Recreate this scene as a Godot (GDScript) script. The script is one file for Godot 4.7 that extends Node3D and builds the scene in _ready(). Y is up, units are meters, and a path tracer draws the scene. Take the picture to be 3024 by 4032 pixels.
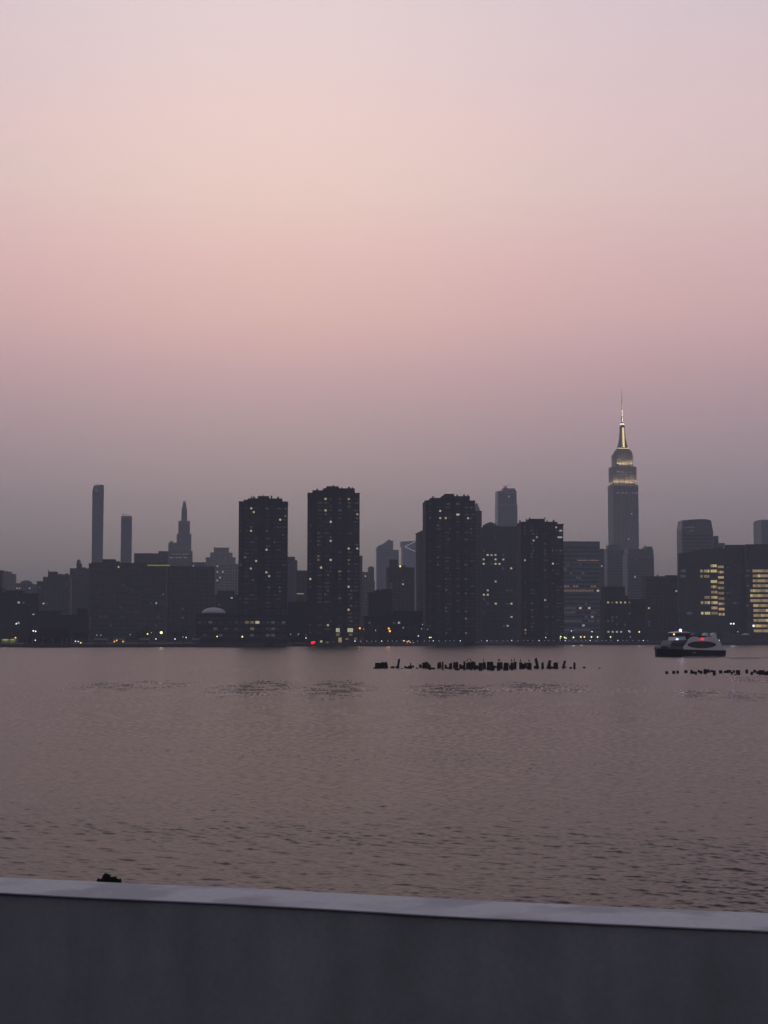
extends Node3D
# A dusk skyline across a wide river, seen over a parapet. Metres, y up, camera looks along -z.

const F := 6300.0            # focal length in pixels of the 3024 x 4032 photograph
const CX := 1512.0
const CY := 2016.0
const HORIZON := 2507.0
const EYE := 6.5
const LAND := 2.0

var pitch := atan((HORIZON - CY) / F)
var rng := RandomNumberGenerator.new()
var used := {}
var M := {}

# ------------------------------------------------------------------ mesh helper
class Shape:
	var v := PackedVector3Array()
	var n := PackedVector3Array()
	var ix := PackedInt32Array()
	func tri(a: Vector3, b: Vector3, c: Vector3) -> void:
		var q := (b - a).cross(c - a).normalized()
		var k := v.size()
		v.append_array([a, b, c]); n.append_array([q, q, q]); ix.append_array([k, k + 2, k + 1])
	func quad(a: Vector3, b: Vector3, c: Vector3, d: Vector3) -> void:   # counter-clockwise seen from outside
		var q := (b - a).cross(c - a)
		if q.length_squared() < 1e-12:
			q = (c - a).cross(d - a)
		q = q.normalized()
		var k := v.size()
		v.append_array([a, b, c, d]); n.append_array([q, q, q, q]); ix.append_array([k, k + 2, k + 1, k, k + 3, k + 2])
	func box(lo: Vector3, hi: Vector3, skip_front := false) -> void:
		if not skip_front:
			quad(Vector3(lo.x, lo.y, hi.z), Vector3(hi.x, lo.y, hi.z), Vector3(hi.x, hi.y, hi.z), Vector3(lo.x, hi.y, hi.z))
		quad(Vector3(hi.x, lo.y, lo.z), Vector3(lo.x, lo.y, lo.z), Vector3(lo.x, hi.y, lo.z), Vector3(hi.x, hi.y, lo.z))
		quad(Vector3(hi.x, lo.y, hi.z), Vector3(hi.x, lo.y, lo.z), Vector3(hi.x, hi.y, lo.z), Vector3(hi.x, hi.y, hi.z))
		quad(Vector3(lo.x, lo.y, lo.z), Vector3(lo.x, lo.y, hi.z), Vector3(lo.x, hi.y, hi.z), Vector3(lo.x, hi.y, lo.z))
		quad(Vector3(lo.x, hi.y, hi.z), Vector3(hi.x, hi.y, hi.z), Vector3(hi.x, hi.y, lo.z), Vector3(lo.x, hi.y, lo.z))
		quad(Vector3(lo.x, lo.y, lo.z), Vector3(hi.x, lo.y, lo.z), Vector3(hi.x, lo.y, hi.z), Vector3(lo.x, lo.y, hi.z))
	func frustum(cx: float, cz: float, y0: float, y1: float, w0: float, d0: float, w1: float, d1: float) -> void:
		var b := [Vector3(cx - w0 / 2, y0, cz + d0 / 2), Vector3(cx + w0 / 2, y0, cz + d0 / 2), Vector3(cx + w0 / 2, y0, cz - d0 / 2), Vector3(cx - w0 / 2, y0, cz - d0 / 2)]
		var t := [Vector3(cx - w1 / 2, y1, cz + d1 / 2), Vector3(cx + w1 / 2, y1, cz + d1 / 2), Vector3(cx + w1 / 2, y1, cz - d1 / 2), Vector3(cx - w1 / 2, y1, cz - d1 / 2)]
		for i in 4:
			var j := (i + 1) % 4
			quad(b[i], b[j], t[j], t[i])
		quad(t[0], t[1], t[2], t[3])
	func tube(pts: Array, radii: Array, sides := 8, cap := true) -> void:
		var rings := []
		for i in pts.size():
			var t: Vector3 = (pts[min(i + 1, pts.size() - 1)] - pts[max(i - 1, 0)]).normalized()
			var u := t.cross(Vector3.FORWARD if absf(t.z) < 0.8 else Vector3.RIGHT).normalized()
			var w := u.cross(t)
			var ring := []
			for s in sides:
				var a := TAU * s / sides
				ring.append(pts[i] + (u * cos(a) - w * sin(a)) * radii[i])
			rings.append(ring)
		for i in rings.size() - 1:
			for s in sides:
				var s2 := (s + 1) % sides
				quad(rings[i][s], rings[i][s2], rings[i + 1][s2], rings[i + 1][s])
		if cap:
			for s in range(1, sides - 1):
				tri(rings[-1][0], rings[-1][s], rings[-1][s + 1])
				tri(rings[0][0], rings[0][s + 1], rings[0][s])
	func lathe(at: Vector3, prof: Array, sides := 20) -> void:           # prof: [radius, height] from below up
		for i in prof.size() - 1:
			for s in sides:
				var a := TAU * s / sides
				var b := TAU * (s + 1) / sides
				var p := func(k, t): return at + Vector3(sin(t) * prof[k][0], prof[k][1], cos(t) * prof[k][0])
				quad(p.call(i, a), p.call(i, b), p.call(i + 1, b), p.call(i + 1, a))
	func slab(poly: Array, z0: float, z1: float) -> void:                # outline in x,y (counter-clockwise), pulled from z0 to z1
		var p := PackedVector2Array(poly)
		var t := Geometry2D.triangulate_polygon(p)
		for i in range(0, t.size(), 3):
			var a := p[t[i]]
			var b := p[t[i + 1]]
			var c := p[t[i + 2]]
			if (b - a).cross(c - a) < 0:
				var s := b
				b = c
				c = s
			tri(Vector3(a.x, a.y, z1), Vector3(b.x, b.y, z1), Vector3(c.x, c.y, z1))
			tri(Vector3(a.x, a.y, z0), Vector3(c.x, c.y, z0), Vector3(b.x, b.y, z0))
		for i in p.size():
			var a := p[i]
			var b := p[(i + 1) % p.size()]
			quad(Vector3(b.x, b.y, z0), Vector3(b.x, b.y, z1), Vector3(a.x, a.y, z1), Vector3(a.x, a.y, z0))
	# a wall sheet in the plane z with openings, their reveals going back by deep
	func punched(x0: float, x1: float, y0: float, y1: float, z: float, xs: Array, ys: Array, deep: float) -> void:
		var y := y0
		for r in ys:
			if r[0] > y:
				quad(Vector3(x0, y, z), Vector3(x1, y, z), Vector3(x1, r[0], z), Vector3(x0, r[0], z))
			var x := x0
			for c in xs:
				if c[0] > x:
					quad(Vector3(x, r[0], z), Vector3(c[0], r[0], z), Vector3(c[0], r[1], z), Vector3(x, r[1], z))
				x = c[1]
				var zb := z - deep
				quad(Vector3(c[0], r[0], z), Vector3(c[1], r[0], z), Vector3(c[1], r[0], zb), Vector3(c[0], r[0], zb))
				quad(Vector3(c[1], r[1], z), Vector3(c[0], r[1], z), Vector3(c[0], r[1], zb), Vector3(c[1], r[1], zb))
				quad(Vector3(c[0], r[1], z), Vector3(c[0], r[0], z), Vector3(c[0], r[0], zb), Vector3(c[0], r[1], zb))
				quad(Vector3(c[1], r[0], z), Vector3(c[1], r[1], z), Vector3(c[1], r[1], zb), Vector3(c[1], r[0], zb))
			if x1 > x:
				quad(Vector3(x, r[0], z), Vector3(x1, r[0], z), Vector3(x1, r[1], z), Vector3(x, r[1], z))
			y = r[1]
		if y1 > y:
			quad(Vector3(x0, y, z), Vector3(x1, y, z), Vector3(x1, y1, z), Vector3(x0, y1, z))
	func mesh() -> ArrayMesh:
		var a := []
		a.resize(Mesh.ARRAY_MAX)
		a[Mesh.ARRAY_VERTEX] = v
		a[Mesh.ARRAY_NORMAL] = n
		a[Mesh.ARRAY_INDEX] = ix
		var m := ArrayMesh.new()
		m.add_surface_from_arrays(Mesh.PRIMITIVE_TRIANGLES, a)
		return m

# ------------------------------------------------------------------ node helpers
func numbered(called: String) -> String:
	var k: int = used.get(called, 0)
	used[called] = k + 1
	return called if k == 0 else "%s_%03d" % [called, k]

func tag(o: Node, label: String, category: String, group := "") -> Node:
	o.set_meta("label", label)
	o.set_meta("category", category)
	if group != "":
		o.set_meta("group", group)
	return o

func thing(called: String, label: String, category: String, at: Vector3, turn := 0.0, group := "") -> Node3D:
	var o := Node3D.new()
	o.name = numbered(called)
	add_child(o)
	o.position = at
	o.rotation.y = turn
	tag(o, label, category, group)
	return o

func put(parent: Node, called: String, mesh: Mesh, m: Material, at := Vector3.ZERO) -> MeshInstance3D:
	var o := MeshInstance3D.new()
	o.name = numbered(called) if parent == self else called
	o.mesh = mesh
	o.material_override = m
	o.position = at
	parent.add_child(o, true)
	return o

func structure(called: String, mesh: Mesh, m: Material) -> MeshInstance3D:
	var o := put(self, called, mesh, m)
	o.set_meta("kind", "structure")
	return o

# a point of the place at the distance d along -z, given by its direction from the eye
func at(px: float, py: float, d: float) -> Vector3:
	var r := Vector3(px - CX, F * sin(pitch) - (py - CY) * cos(pitch), -F * cos(pitch) - (py - CY) * sin(pitch))
	return Vector3(0, EYE, 0) + r * (d / -r.z)

func on_level(px: float, py: float, y: float) -> Vector3:
	var p := at(px, py, 1000.0) - Vector3(0, EYE, 0)
	return Vector3(0, EYE, 0) + p * ((y - EYE) / p.y)

# ------------------------------------------------------------------ materials
func grain(seed_: int, freq: float, lo: float, hi: float, size := 256, stretch := 1.0) -> ImageTexture:
	var fn := FastNoiseLite.new()
	fn.seed = seed_
	fn.frequency = freq
	fn.fractal_octaves = 4
	var im := fn.get_seamless_image(size, int(size * stretch))
	if stretch != 1.0:
		im.resize(size, size)
	var out := Image.create(size, size, false, Image.FORMAT_RGB8)
	for y in size:
		for x in size:
			var g := lerpf(lo, hi, im.get_pixel(x, y).r)
			out.set_pixel(x, y, Color(g, g, g))
	return ImageTexture.create_from_image(out)

func matte(c: Color, rough := 0.9, tex: Texture2D = null, scale := 0.05) -> StandardMaterial3D:   # c: real base colour, linear
	var m := StandardMaterial3D.new()
	m.albedo_color = c.linear_to_srgb()
	m.roughness = rough
	if tex:
		m.albedo_texture = tex
		m.uv1_triplanar = true
		m.uv1_world_triplanar = true
		m.uv1_scale = Vector3.ONE * scale
	return m

func glow(c: Color, energy: float) -> StandardMaterial3D:
	var m := StandardMaterial3D.new()
	m.albedo_color = Color(0.1, 0.1, 0.1)
	m.roughness = 0.5
	m.emission_enabled = true
	m.emission = c
	m.emission_energy_multiplier = energy
	return m

func make_materials() -> void:
	var g1 := grain(3, 0.02, 0.72, 1.0)
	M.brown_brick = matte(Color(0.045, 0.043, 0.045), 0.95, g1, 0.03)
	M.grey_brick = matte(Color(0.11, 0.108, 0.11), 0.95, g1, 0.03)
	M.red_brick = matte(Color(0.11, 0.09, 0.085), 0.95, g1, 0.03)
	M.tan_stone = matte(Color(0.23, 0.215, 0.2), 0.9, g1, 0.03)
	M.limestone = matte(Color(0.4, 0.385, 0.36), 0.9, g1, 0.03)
	M.concrete = matte(Color(0.22, 0.21, 0.2), 0.9, g1, 0.05)
	M.steel = matte(Color(0.12, 0.13, 0.15), 0.5, g1, 0.05)
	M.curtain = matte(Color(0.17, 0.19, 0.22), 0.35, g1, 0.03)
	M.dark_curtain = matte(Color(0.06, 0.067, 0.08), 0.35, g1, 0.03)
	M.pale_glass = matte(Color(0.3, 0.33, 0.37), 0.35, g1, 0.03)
	M.dark_concrete = matte(Color(0.05, 0.05, 0.052), 0.9, g1, 0.05)
	M.glass = matte(Color(0.035, 0.04, 0.05), 0.12)
	M.blind = matte(Color(0.2, 0.2, 0.215), 0.6)
	M.blind_dark = matte(Color(0.08, 0.08, 0.09), 0.5)
	M.dark_metal = matte(Color(0.05, 0.05, 0.055), 0.6)
	M.white_membrane = matte(Color(0.5, 0.5, 0.53), 0.7)
	M.white_paint = matte(Color(0.72, 0.74, 0.78), 0.45)
	M.hull_black = matte(Color(0.012, 0.014, 0.02), 0.45)
	M.cabin_grey = matte(Color(0.09, 0.1, 0.115), 0.5)
	M.timber = matte(Color(0.035, 0.028, 0.026), 0.95, grain(9, 0.05, 0.5, 1.0), 0.8)
	M.weed = matte(Color(0.012, 0.011, 0.01), 0.9, grain(11, 0.05, 0.4, 1.0), 2.0)
	M.asphalt = matte(Color(0.055, 0.055, 0.055), 0.95, g1, 0.02)
	M.seawall = matte(Color(0.1, 0.095, 0.09), 0.95, g1, 0.1)
	M.bark = matte(Color(0.06, 0.05, 0.04), 0.95)
	M.leaf = matte(Color(0.05, 0.065, 0.03), 0.8)
	M.feather = matte(Color(0.02, 0.02, 0.022), 0.8)
	M.van_paint = matte(Color(0.55, 0.55, 0.56), 0.5)
	# what gives off light
	M.w = glow(Color(1.0, 0.87, 0.7), 0.43)       # warm window
	M.y = glow(Color(1.0, 0.93, 0.76), 0.48)      # yellowish window
	M.c = glow(Color(0.95, 0.96, 1.0), 0.34)     # cool window
	M.g = glow(Color(0.88, 0.9, 0.74), 0.58)     # greenish office light
	M.d = glow(Color(0.52, 0.54, 0.6), 0.16)     # dim curtained window
	M.m = glow(Color(0.75, 0.62, 0.46), 0.24)    # dim warm window
	M.o = glow(Color(1.0, 0.78, 0.64), 0.34)      # orange window
	M.t1 = glow(Color(0.9, 0.78, 0.58), 0.38)   # tan lit office bays
	M.t2 = glow(Color(0.9, 0.78, 0.58), 0.24)
	M.t3 = glow(Color(0.95, 0.8, 0.55), 0.55)
	M.t4 = glow(Color(0.95, 0.86, 0.62), 0.62)
	M.lamp_white = glow(Color(0.95, 0.95, 1.0), 2.0)
	M.lamp_warm = glow(Color(1.0, 0.86, 0.5), 2.0)
	M.lamp_amber = glow(Color(1.0, 0.68, 0.22), 2.0)
	M.lamp_green = glow(Color(0.95, 1.0, 0.66), 2.0)
	M.lamp_dim = glow(Color(0.7, 0.74, 0.85), 0.9)
	M.lamp_red = glow(Color(1.0, 0.06, 0.1), 3.0)
	M.mast_gold = glow(Color(1.0, 0.88, 0.62), 1.9)
	M.mast_white = glow(Color(1.0, 0.93, 0.86), 2.4)

# ------------------------------------------------------------------ camera, sky, light
func sky_colour(e: float) -> Color:     # e: degrees above the horizon; linear
	var stops := [
		[-90.0, Color8(60, 56, 62)], [-4.0, Color8(92, 87, 94)], [0.8, Color8(99, 94, 99)],
		[2.78, Color8(158, 143, 130)], [4.42, Color8(190, 169, 162)], [6.87, Color8(201, 174, 172)], [8.96, Color8(218, 180, 178)], [11.39, Color8(237, 194, 186)], [13.44, Color8(242, 201, 193)], [15.82, Color8(243, 212, 201)], [17.99, Color8(243, 212, 205)], [21.71, Color8(232, 211, 210)],
		[32.0, Color8(188, 175, 182)], [55.0, Color8(147, 147, 164)], [90.0, Color8(131, 136, 157)]]
	for i in stops.size() - 1:
		if e <= stops[i + 1][0]:
			var t: float = (e - stops[i][0]) / (stops[i + 1][0] - stops[i][0])
			return stops[i][1].srgb_to_linear().lerp(stops[i + 1][1].srgb_to_linear(), t)
	return stops[-1][1].srgb_to_linear()

func make_view() -> void:
	var cam := Camera3D.new()
	cam.name = "camera"
	add_child(cam)
	cam.position = Vector3(0, EYE, 0)
	cam.rotation.x = pitch
	cam.fov = rad_to_deg(2.0 * atan(CY / F))
	cam.near = 0.1
	cam.far = 12000.0
	cam.current = true
	# the sunset glow fills the west, which is the way the camera looks; the sky dims smoothly round to the east as it does after sunset
	var w := 512
	var h := 1024
	var side := 1.0
	var im := Image.create(w, h, false, Image.FORMAT_RGBF)
	for y in h:
		var e := 90.0 - 180.0 * (y + 0.5) / h
		var c := sky_colour(e)
		for x in w:
			var az := TAU * (x + 0.5) / w                    # the panorama's edges meet in the west, along -z
			var k := lerpf(0.33, 1.0, pow(0.5 + 0.5 * cos(az), 2.0))
			k = lerpf(k, 0.65, clampf((e - 22.0) / 68.0, 0.0, 1.0))
			# the glow is strongest over the place where the sun went down, a little left of the view's middle
			var off: float = rad_to_deg(wrapf(az, -PI, PI)) * side + 4.0
			var near_sun := 1.0 - 0.155 * (1.0 - exp(-pow(off / 10.5, 2.0)))
			var kb := k * lerpf(1.0, near_sun, 0.45)
			k *= near_sun
			im.set_pixel(x, y, Color(c.r * k, c.g * lerpf(k, 1.0, 0.06), c.b * lerpf(kb, 1.0, 0.1)))
	var pano := PanoramaSkyMaterial.new()
	pano.panorama = ImageTexture.create_from_image(im)
	var env := Environment.new()
	env.background_mode = Environment.BG_SKY
	env.sky = Sky.new()
	env.sky.sky_material = pano
	env.background_energy_multiplier = 1.2
	env.tonemap_mode = Environment.TONE_MAPPER_LINEAR
	env.tonemap_exposure = 1.0
	env.fog_enabled = true
	env.fog_density = 0.000205
	env.fog_light_color = Color(0.86, 0.92, 1.0)
	env.sdfgi_enabled = true
	env.ssao_enabled = true
	env.ssil_enabled = true
	var we := WorldEnvironment.new()
	we.name = "environment"
	we.environment = env
	add_child(we)
	var sun := DirectionalLight3D.new()
	sun.name = "afterglow"
	sun.light_color = Color(1.0, 0.82, 0.76)
	sun.light_energy = 0.05
	sun.light_angular_distance = 20.0
	sun.shadow_enabled = true
	add_child(sun)
	sun.rotation_degrees = Vector3(-18, 150, 0)     # from beyond the skyline, a little to the left

# ------------------------------------------------------------------ water, land
# slicks of smoother water, drifting in a few places on the river: [x, z, half width, half length]
const SLICKS := [[-16.5, -205.0, 5.5, 34.0], [-6.0, -203.0, 5.0, 34.0], [8.0, -196.0, 6.0, 26.0], [20.0, -206.0, 7.0, 22.0], [38.0, -180.0, 7.0, 18.0], [-34.0, -215.0, 8.0, 24.0], [60.0, -240.0, 9.0, 22.0], [-60.0, -170.0, 10.0, 20.0]]

func slick(noise: FastNoiseLite, x: float, d: float) -> float:
	var k := 0.0
	for q in SLICKS:
		var dx: float = (x - q[0]) / q[2]
		var dz: float = (-d - q[1]) / q[3]
		if dx * dx + dz * dz < 4.0:
			k = maxf(k, exp(-pow(dx * dx + dz * dz, 2.0)))
	return k * smoothstep(-0.5, 0.3, noise.get_noise_2d(x * 0.5, d * 0.35)) if k > 0.01 else 0.0

func make_water() -> void:
	var fn := FastNoiseLite.new()
	fn.seed = 5
	fn.frequency = 0.012
	fn.fractal_octaves = 3
	var chop_n := FastNoiseLite.new()
	chop_n.seed = 15
	chop_n.frequency = 3.4
	chop_n.fractal_octaves = 2
	var streak_n := FastNoiseLite.new()
	streak_n.seed = 23
	streak_n.frequency = 0.4
	streak_n.fractal_octaves = 2
	var r := RandomNumberGenerator.new()
	r.seed = 77
	var waves := []
	for i in 20:
		var len_ := 0.2 * pow(1.15, i)
		var dir := deg_to_rad(r.randf_range(-62, 62) + 10.0)
		var k := TAU / len_
		var steep := 0.08 if len_ < 0.55 else (0.042 if len_ < 1.2 else 0.016)
		waves.append([sin(dir) * k, cos(dir) * k, r.randf() * TAU, steep / k, len_])
	var rows := 760
	var cols := 900
	var v := PackedVector3Array()
	var n := PackedVector3Array()
	v.resize(rows * cols)
	n.resize(rows * cols)
	var smooth := PackedFloat32Array()
	smooth.resize(rows * cols)
	var t0 := 1.0 / 26.0
	var t1 := 1.0 / 1320.0
	for j in rows:
		var d := 1.0 / lerpf(t0, t1, float(j) / (rows - 1))
		var half := 0.3 * d + 12.0
		# ripples too short to be told apart at this distance are left to the roughness
		var seen := PackedFloat32Array()
		for w in waves:
			seen.append(lerpf(0.18, 1.0, 1.0 / (1.0 + pow(d * d / 10400.0 / w[4] * 0.55, 2.0))))
		for i in cols:
			var x := half * (2.0 * i / (cols - 1) - 1.0)
			var patch := fn.get_noise_2d(x * 0.6, d * 2.2) * 0.5 + 0.5
			# a band of calmer slicks lies across the river about two hundred metres out
			var calm := slick(streak_n, x, d)
			smooth[j * cols + i] = calm
			var gust := pow(smoothstep(0.45, 0.8, fn.get_noise_2d(x * 1.2 - d * 0.35 - 700.0, d * 3.2 + x * 0.5) * 0.5 + 0.5), 1.5)
			var amp := (0.6 + 0.5 * patch + 0.7 * gust) * (1.0 - 0.4 * calm)
			var y := 0.0
			var gx := 0.0
			var gz := 0.0
			# short steep wavelets, thicker where the wind touches down
			var chop := smoothstep(0.34, 0.74, chop_n.get_noise_2d(x * 0.7, d * 0.5) + 0.3 * (patch - 0.5) + 0.2 * gust)
			for wi in waves.size():
				var w: Array = waves[wi]
				var ph: float = w[0] * x + w[1] * d + w[2]
				y += w[3] * seen[wi] * sin(ph)
				var cc: float = w[3] * seen[wi] * cos(ph)
				gx += cc * w[0]
				gz -= cc * w[1]
			v[j * cols + i] = Vector3(x, y * amp * 0.8 + chop * 0.02, -d)
			n[j * cols + i] = Vector3(-gx * amp, 1.0, -gz * amp + chop * 0.09).normalized()
	var ix := PackedInt32Array()
	var slick_ix := PackedInt32Array()
	var mixed := RandomNumberGenerator.new()
	mixed.seed = 31
	for j in rows - 1:
		for i in cols - 1:
			var a := j * cols + i
			var quad := PackedInt32Array([a, a + cols, a + 1, a + 1, a + cols, a + cols + 1])
			if smooth[a] > 0.12 + 0.8 * mixed.randf():     # the slick breaks up into ruffled water towards its edge
				slick_ix.append_array(quad)
			else:
				ix.append_array(quad)
	# the rest of the river, flat, just under the troughs
	var base := v.size()
	v.append_array([Vector3(-2600, -0.45, 10), Vector3(2600, -0.45, 10), Vector3(2600, -0.45, -1500), Vector3(-2600, -0.45, -1500)])
	for i in 4:
		n.append(Vector3.UP)
	ix.append_array([base, base + 2, base + 1, base, base + 3, base + 2])
	var arr := []
	arr.resize(Mesh.ARRAY_MAX)
	arr[Mesh.ARRAY_VERTEX] = v
	arr[Mesh.ARRAY_NORMAL] = n
	arr[Mesh.ARRAY_INDEX] = ix
	var m := ArrayMesh.new()
	m.add_surface_from_arrays(Mesh.PRIMITIVE_TRIANGLES, arr)
	var wm := StandardMaterial3D.new()
	wm.albedo_color = Color(0.03, 0.026, 0.022).linear_to_srgb()
	wm.roughness = 0.28
	wm.metallic_specular = 0.26
	# the oily slicks are patches of the same water with a smoother skin
	var sm: StandardMaterial3D = wm.duplicate()
	sm.roughness = 0.15
	arr[Mesh.ARRAY_INDEX] = slick_ix
	var slick_mesh := ArrayMesh.new()
	slick_mesh.add_surface_from_arrays(Mesh.PRIMITIVE_TRIANGLES, arr)
	structure("water_slick", slick_mesh, sm)
	structure("water", m, wm)

var shore := [[-1400.0, 950.0], [-300.0, 965.0], [0.0, 975.0], [400.0, 975.0], [740.0, 1000.0], [960.0, 1015.0], [1150.0, 1085.0], [1540.0, 1100.0], [1700.0, 1150.0], [2000.0, 1240.0], [2300.0, 1270.0], [3024.0, 1275.0], [4600.0, 1275.0]]

func shore_d(px: float) -> float:
	for i in shore.size() - 1:
		if px <= shore[i + 1][0]:
			return lerpf(shore[i][1], shore[i + 1][1], (px - shore[i][0]) / (shore[i + 1][0] - shore[i][0]))
	return 1275.0

func make_land() -> void:
	var s := Shape.new()
	var wall := Shape.new()
	var rail := Shape.new()
	for i in shore.size() - 1:
		var a := at(shore[i][0], 2540, shore[i][1])
		var b := at(shore[i + 1][0], 2540, shore[i + 1][1])
		a.y = LAND; b.y = LAND
		var a2 := Vector3(a.x * 3.4, LAND, -5300)
		var b2 := Vector3(b.x * 3.4, LAND, -5300)
		s.quad(a, b, b2, a2)
		var dn := Vector3(0, -3, 0)
		var f := Vector3(0, 0, 0.25)
		wall.quad(a + dn + f, b + dn + f, b + f, a + f)
		wall.quad(a + f, b + f, b - f * 2 + Vector3(0, 0.12, 0), a - f * 2 + Vector3(0, 0.12, 0))
		for k in 3:
			rail.tube([a + Vector3(0, 0.42 + k * 0.3, -0.3), b + Vector3(0, 0.42 + k * 0.3, -0.3)], [0.035, 0.035], 5)
		var n := int(a.distance_to(b) / 3.0)
		for k in n:
			var p := a.lerp(b, (k + 0.5) / n) + Vector3(0, 0, -0.3)
			rail.box(p + Vector3(-0.05, 0, -0.05), p + Vector3(0.05, 1.08, 0.05))
	structure("ground", s.mesh(), M.asphalt)
	structure("seawall", wall.mesh(), M.seawall)
	var fence := put(self, "esplanade_railing", rail.mesh(), M.dark_metal)
	tag(fence, "long dark metal railing along the far riverside seawall", "railing")

# the near parapet: a wall with a pale flat top, running slightly towards the camera on the right
func make_parapet() -> void:
	var top := 6.0
	var fl := on_level(0, 3513, top)
	var fr := on_level(3024, 3667, top)
	var bl := on_level(0, 3449, top)
	var br := on_level(3024, 3598, top)
	var along := (fr - fl).normalized()
	var across := Vector3(along.z, 0, -along.x)             # away from the camera
	var thick := ((bl - fl).dot(across) + (br - fr).dot(across)) * 0.5
	var mid := (fl + fr) * 0.5
	var root := thing("parapet_wall", "low concrete parapet wall in the foreground with a smooth flat top", "wall", Vector3(mid.x, 0, mid.z))
	var fn := FastNoiseLite.new()
	fn.seed = 21
	fn.frequency = 0.9
	var cop := Shape.new()
	var face := Shape.new()
	var n := 260
	var prev := []
	for i in n + 1:
		var t := lerpf(-6.0, 6.0, float(i) / n)
		var p := along * t
		var e := fn.get_noise_1d(t * 3.0) * 0.004 + fn.get_noise_1d(t * 14.0) * 0.0014
		var e2 := fn.get_noise_1d(t * 3.0 + 50.0) * 0.003
		var lift := fn.get_noise_1d(t * 1.3 + 90.0) * 0.003
		var ring := []
		# lip of the top: under side, front edge rounded, top, back edge
		for q in [[0.003, -0.0032], [-0.0004 + e, -0.0028], [-0.0006 + e, -0.002], [-0.0003 + e, -0.0006], [0.0008 + e, 0.0], [thick * 0.5, 0.001], [thick - 0.006 + e2, 0.0], [thick + e2, -0.006], [thick + e2, -0.06]]:
			ring.append(p + across * q[0] + Vector3(0, top + q[1] + lift, 0))
		ring.append(p + across * 0.004 + Vector3(0, top - 0.0025, 0))
		ring.append(p + across * 0.004 + Vector3(0, 4.9, 0))
		prev.append(ring)
	for i in n:
		for k in 8:
			cop.quad(prev[i][k], prev[i + 1][k], prev[i + 1][k + 1], prev[i][k + 1])
		face.quad(prev[i][10], prev[i + 1][10], prev[i + 1][9], prev[i][9])
	for e in [[-24.0, -6.0], [6.0, 24.0]]:
		var a: Vector3 = along * e[0]
		var b: Vector3 = along * e[1]
		cop.quad(a + Vector3(0, top, 0), b + Vector3(0, top, 0), b + across * thick + Vector3(0, top, 0), a + across * thick + Vector3(0, top, 0))
		face.quad(a + Vector3(0, 4.9, 0), b + Vector3(0, 4.9, 0), b + Vector3(0, top, 0), a + Vector3(0, top, 0))
	# river side and ends
	var b0 := along * -24.0 + across * (thick - 0.01)
	var b1 := along * 24.0 + across * (thick - 0.01)
	face.quad(b1 + Vector3(0, -1, 0), b0 + Vector3(0, -1, 0), b0 + Vector3(0, top - 0.03, 0), b1 + Vector3(0, top - 0.03, 0))
	var concrete := Color(0.63, 0.655, 0.675)          # the same pale painted concrete all over
	var top_m := matte(concrete, 0.9, stain_texture(31, 0.86, 1.0), 0.55)
	var face_m := matte(concrete, 0.9, streak_texture(), 0.6)
	put(root, "coping", cop.mesh(), top_m)
	put(root, "wall_face", face.mesh(), face_m)
	# the walk behind the parapet that the camera stands on
	var walk := Shape.new()
	var w0 := Vector3(mid.x, 4.9, mid.z)
	walk.quad(w0 + along * -24.0 - across * 9.5, w0 + along * 24.0 - across * 9.5, w0 + along * 24.0, w0 + along * -24.0)
	structure("pavement", walk.mesh(), matte(Color(0.06, 0.06, 0.065), 0.95, grain(51, 0.05, 0.7, 1.0), 0.7))
	# unseen shed, added across the walk to keep eastern sky off the parapet face
	var shed := thing("added_shade_shed", "unseen long grey metal shed added behind the walk to shade the parapet face", "building", Vector3(mid.x, 4.9, mid.z) - across * 9.0, atan2(-along.z, along.x))
	var body := Shape.new()
	body.box(Vector3(-24, 0, 0), Vector3(24, 5.5, 14))
	put(shed, "wall", body.mesh(), M.steel)
	var lid := Shape.new()
	lid.box(Vector3(-24.4, 5.503, -0.4), Vector3(24.4, 5.9, 14.4))
	put(shed, "roof", lid.mesh(), M.asphalt)
	for i in 7:
		put(shed, "window", window_mesh(2.2, 1.8), M.glass, Vector3(-21.0 + i * 7.0, 3.4, -0.03))

func stain_texture(seed_: int, lo: float, hi: float) -> ImageTexture:
	var fa := FastNoiseLite.new()
	fa.seed = seed_
	fa.frequency = 0.012
	fa.fractal_octaves = 4
	var a := fa.get_seamless_image(512, 512)
	var fb := FastNoiseLite.new()
	fb.seed = seed_ + 1
	fb.frequency = 0.16
	fb.fractal_octaves = 3
	var b := fb.get_seamless_image(512, 512)
	var out := Image.create(512, 512, false, Image.FORMAT_RGB8)
	for y in 512:
		for x in 512:
			var k := smoothstep(0.25, 0.6, a.get_pixel(x, y).r)
			var g := lerpf(lo, hi, k) * lerpf(0.93, 1.0, b.get_pixel(x, y).r)
			out.set_pixel(x, y, Color(g, g * 0.995, g * 0.99))
	return ImageTexture.create_from_image(out)

func streak_texture() -> ImageTexture:
	var fa := FastNoiseLite.new()
	fa.seed = 61
	fa.frequency = 0.02
	fa.fractal_octaves = 4
	var fb := FastNoiseLite.new()
	fb.seed = 63
	fb.frequency = 0.2
	var b := fb.get_seamless_image(512, 512)
	var a := fa.get_seamless_image(512, 512)
	var out := Image.create(512, 512, false, Image.FORMAT_RGB8)
	for y in 512:
		for x in 512:
			var s := a.get_pixel(x, (y / 7 + 40) % 512).r
			var p := a.get_pixel((x + 200) % 512, y).r
			var g := lerpf(0.74, 1.0, s * 0.65 + p * 0.35) * lerpf(0.9, 1.0, b.get_pixel(x, y).r)
			out.set_pixel(x, y, Color(g, g, g))
	return ImageTexture.create_from_image(out)

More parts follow.
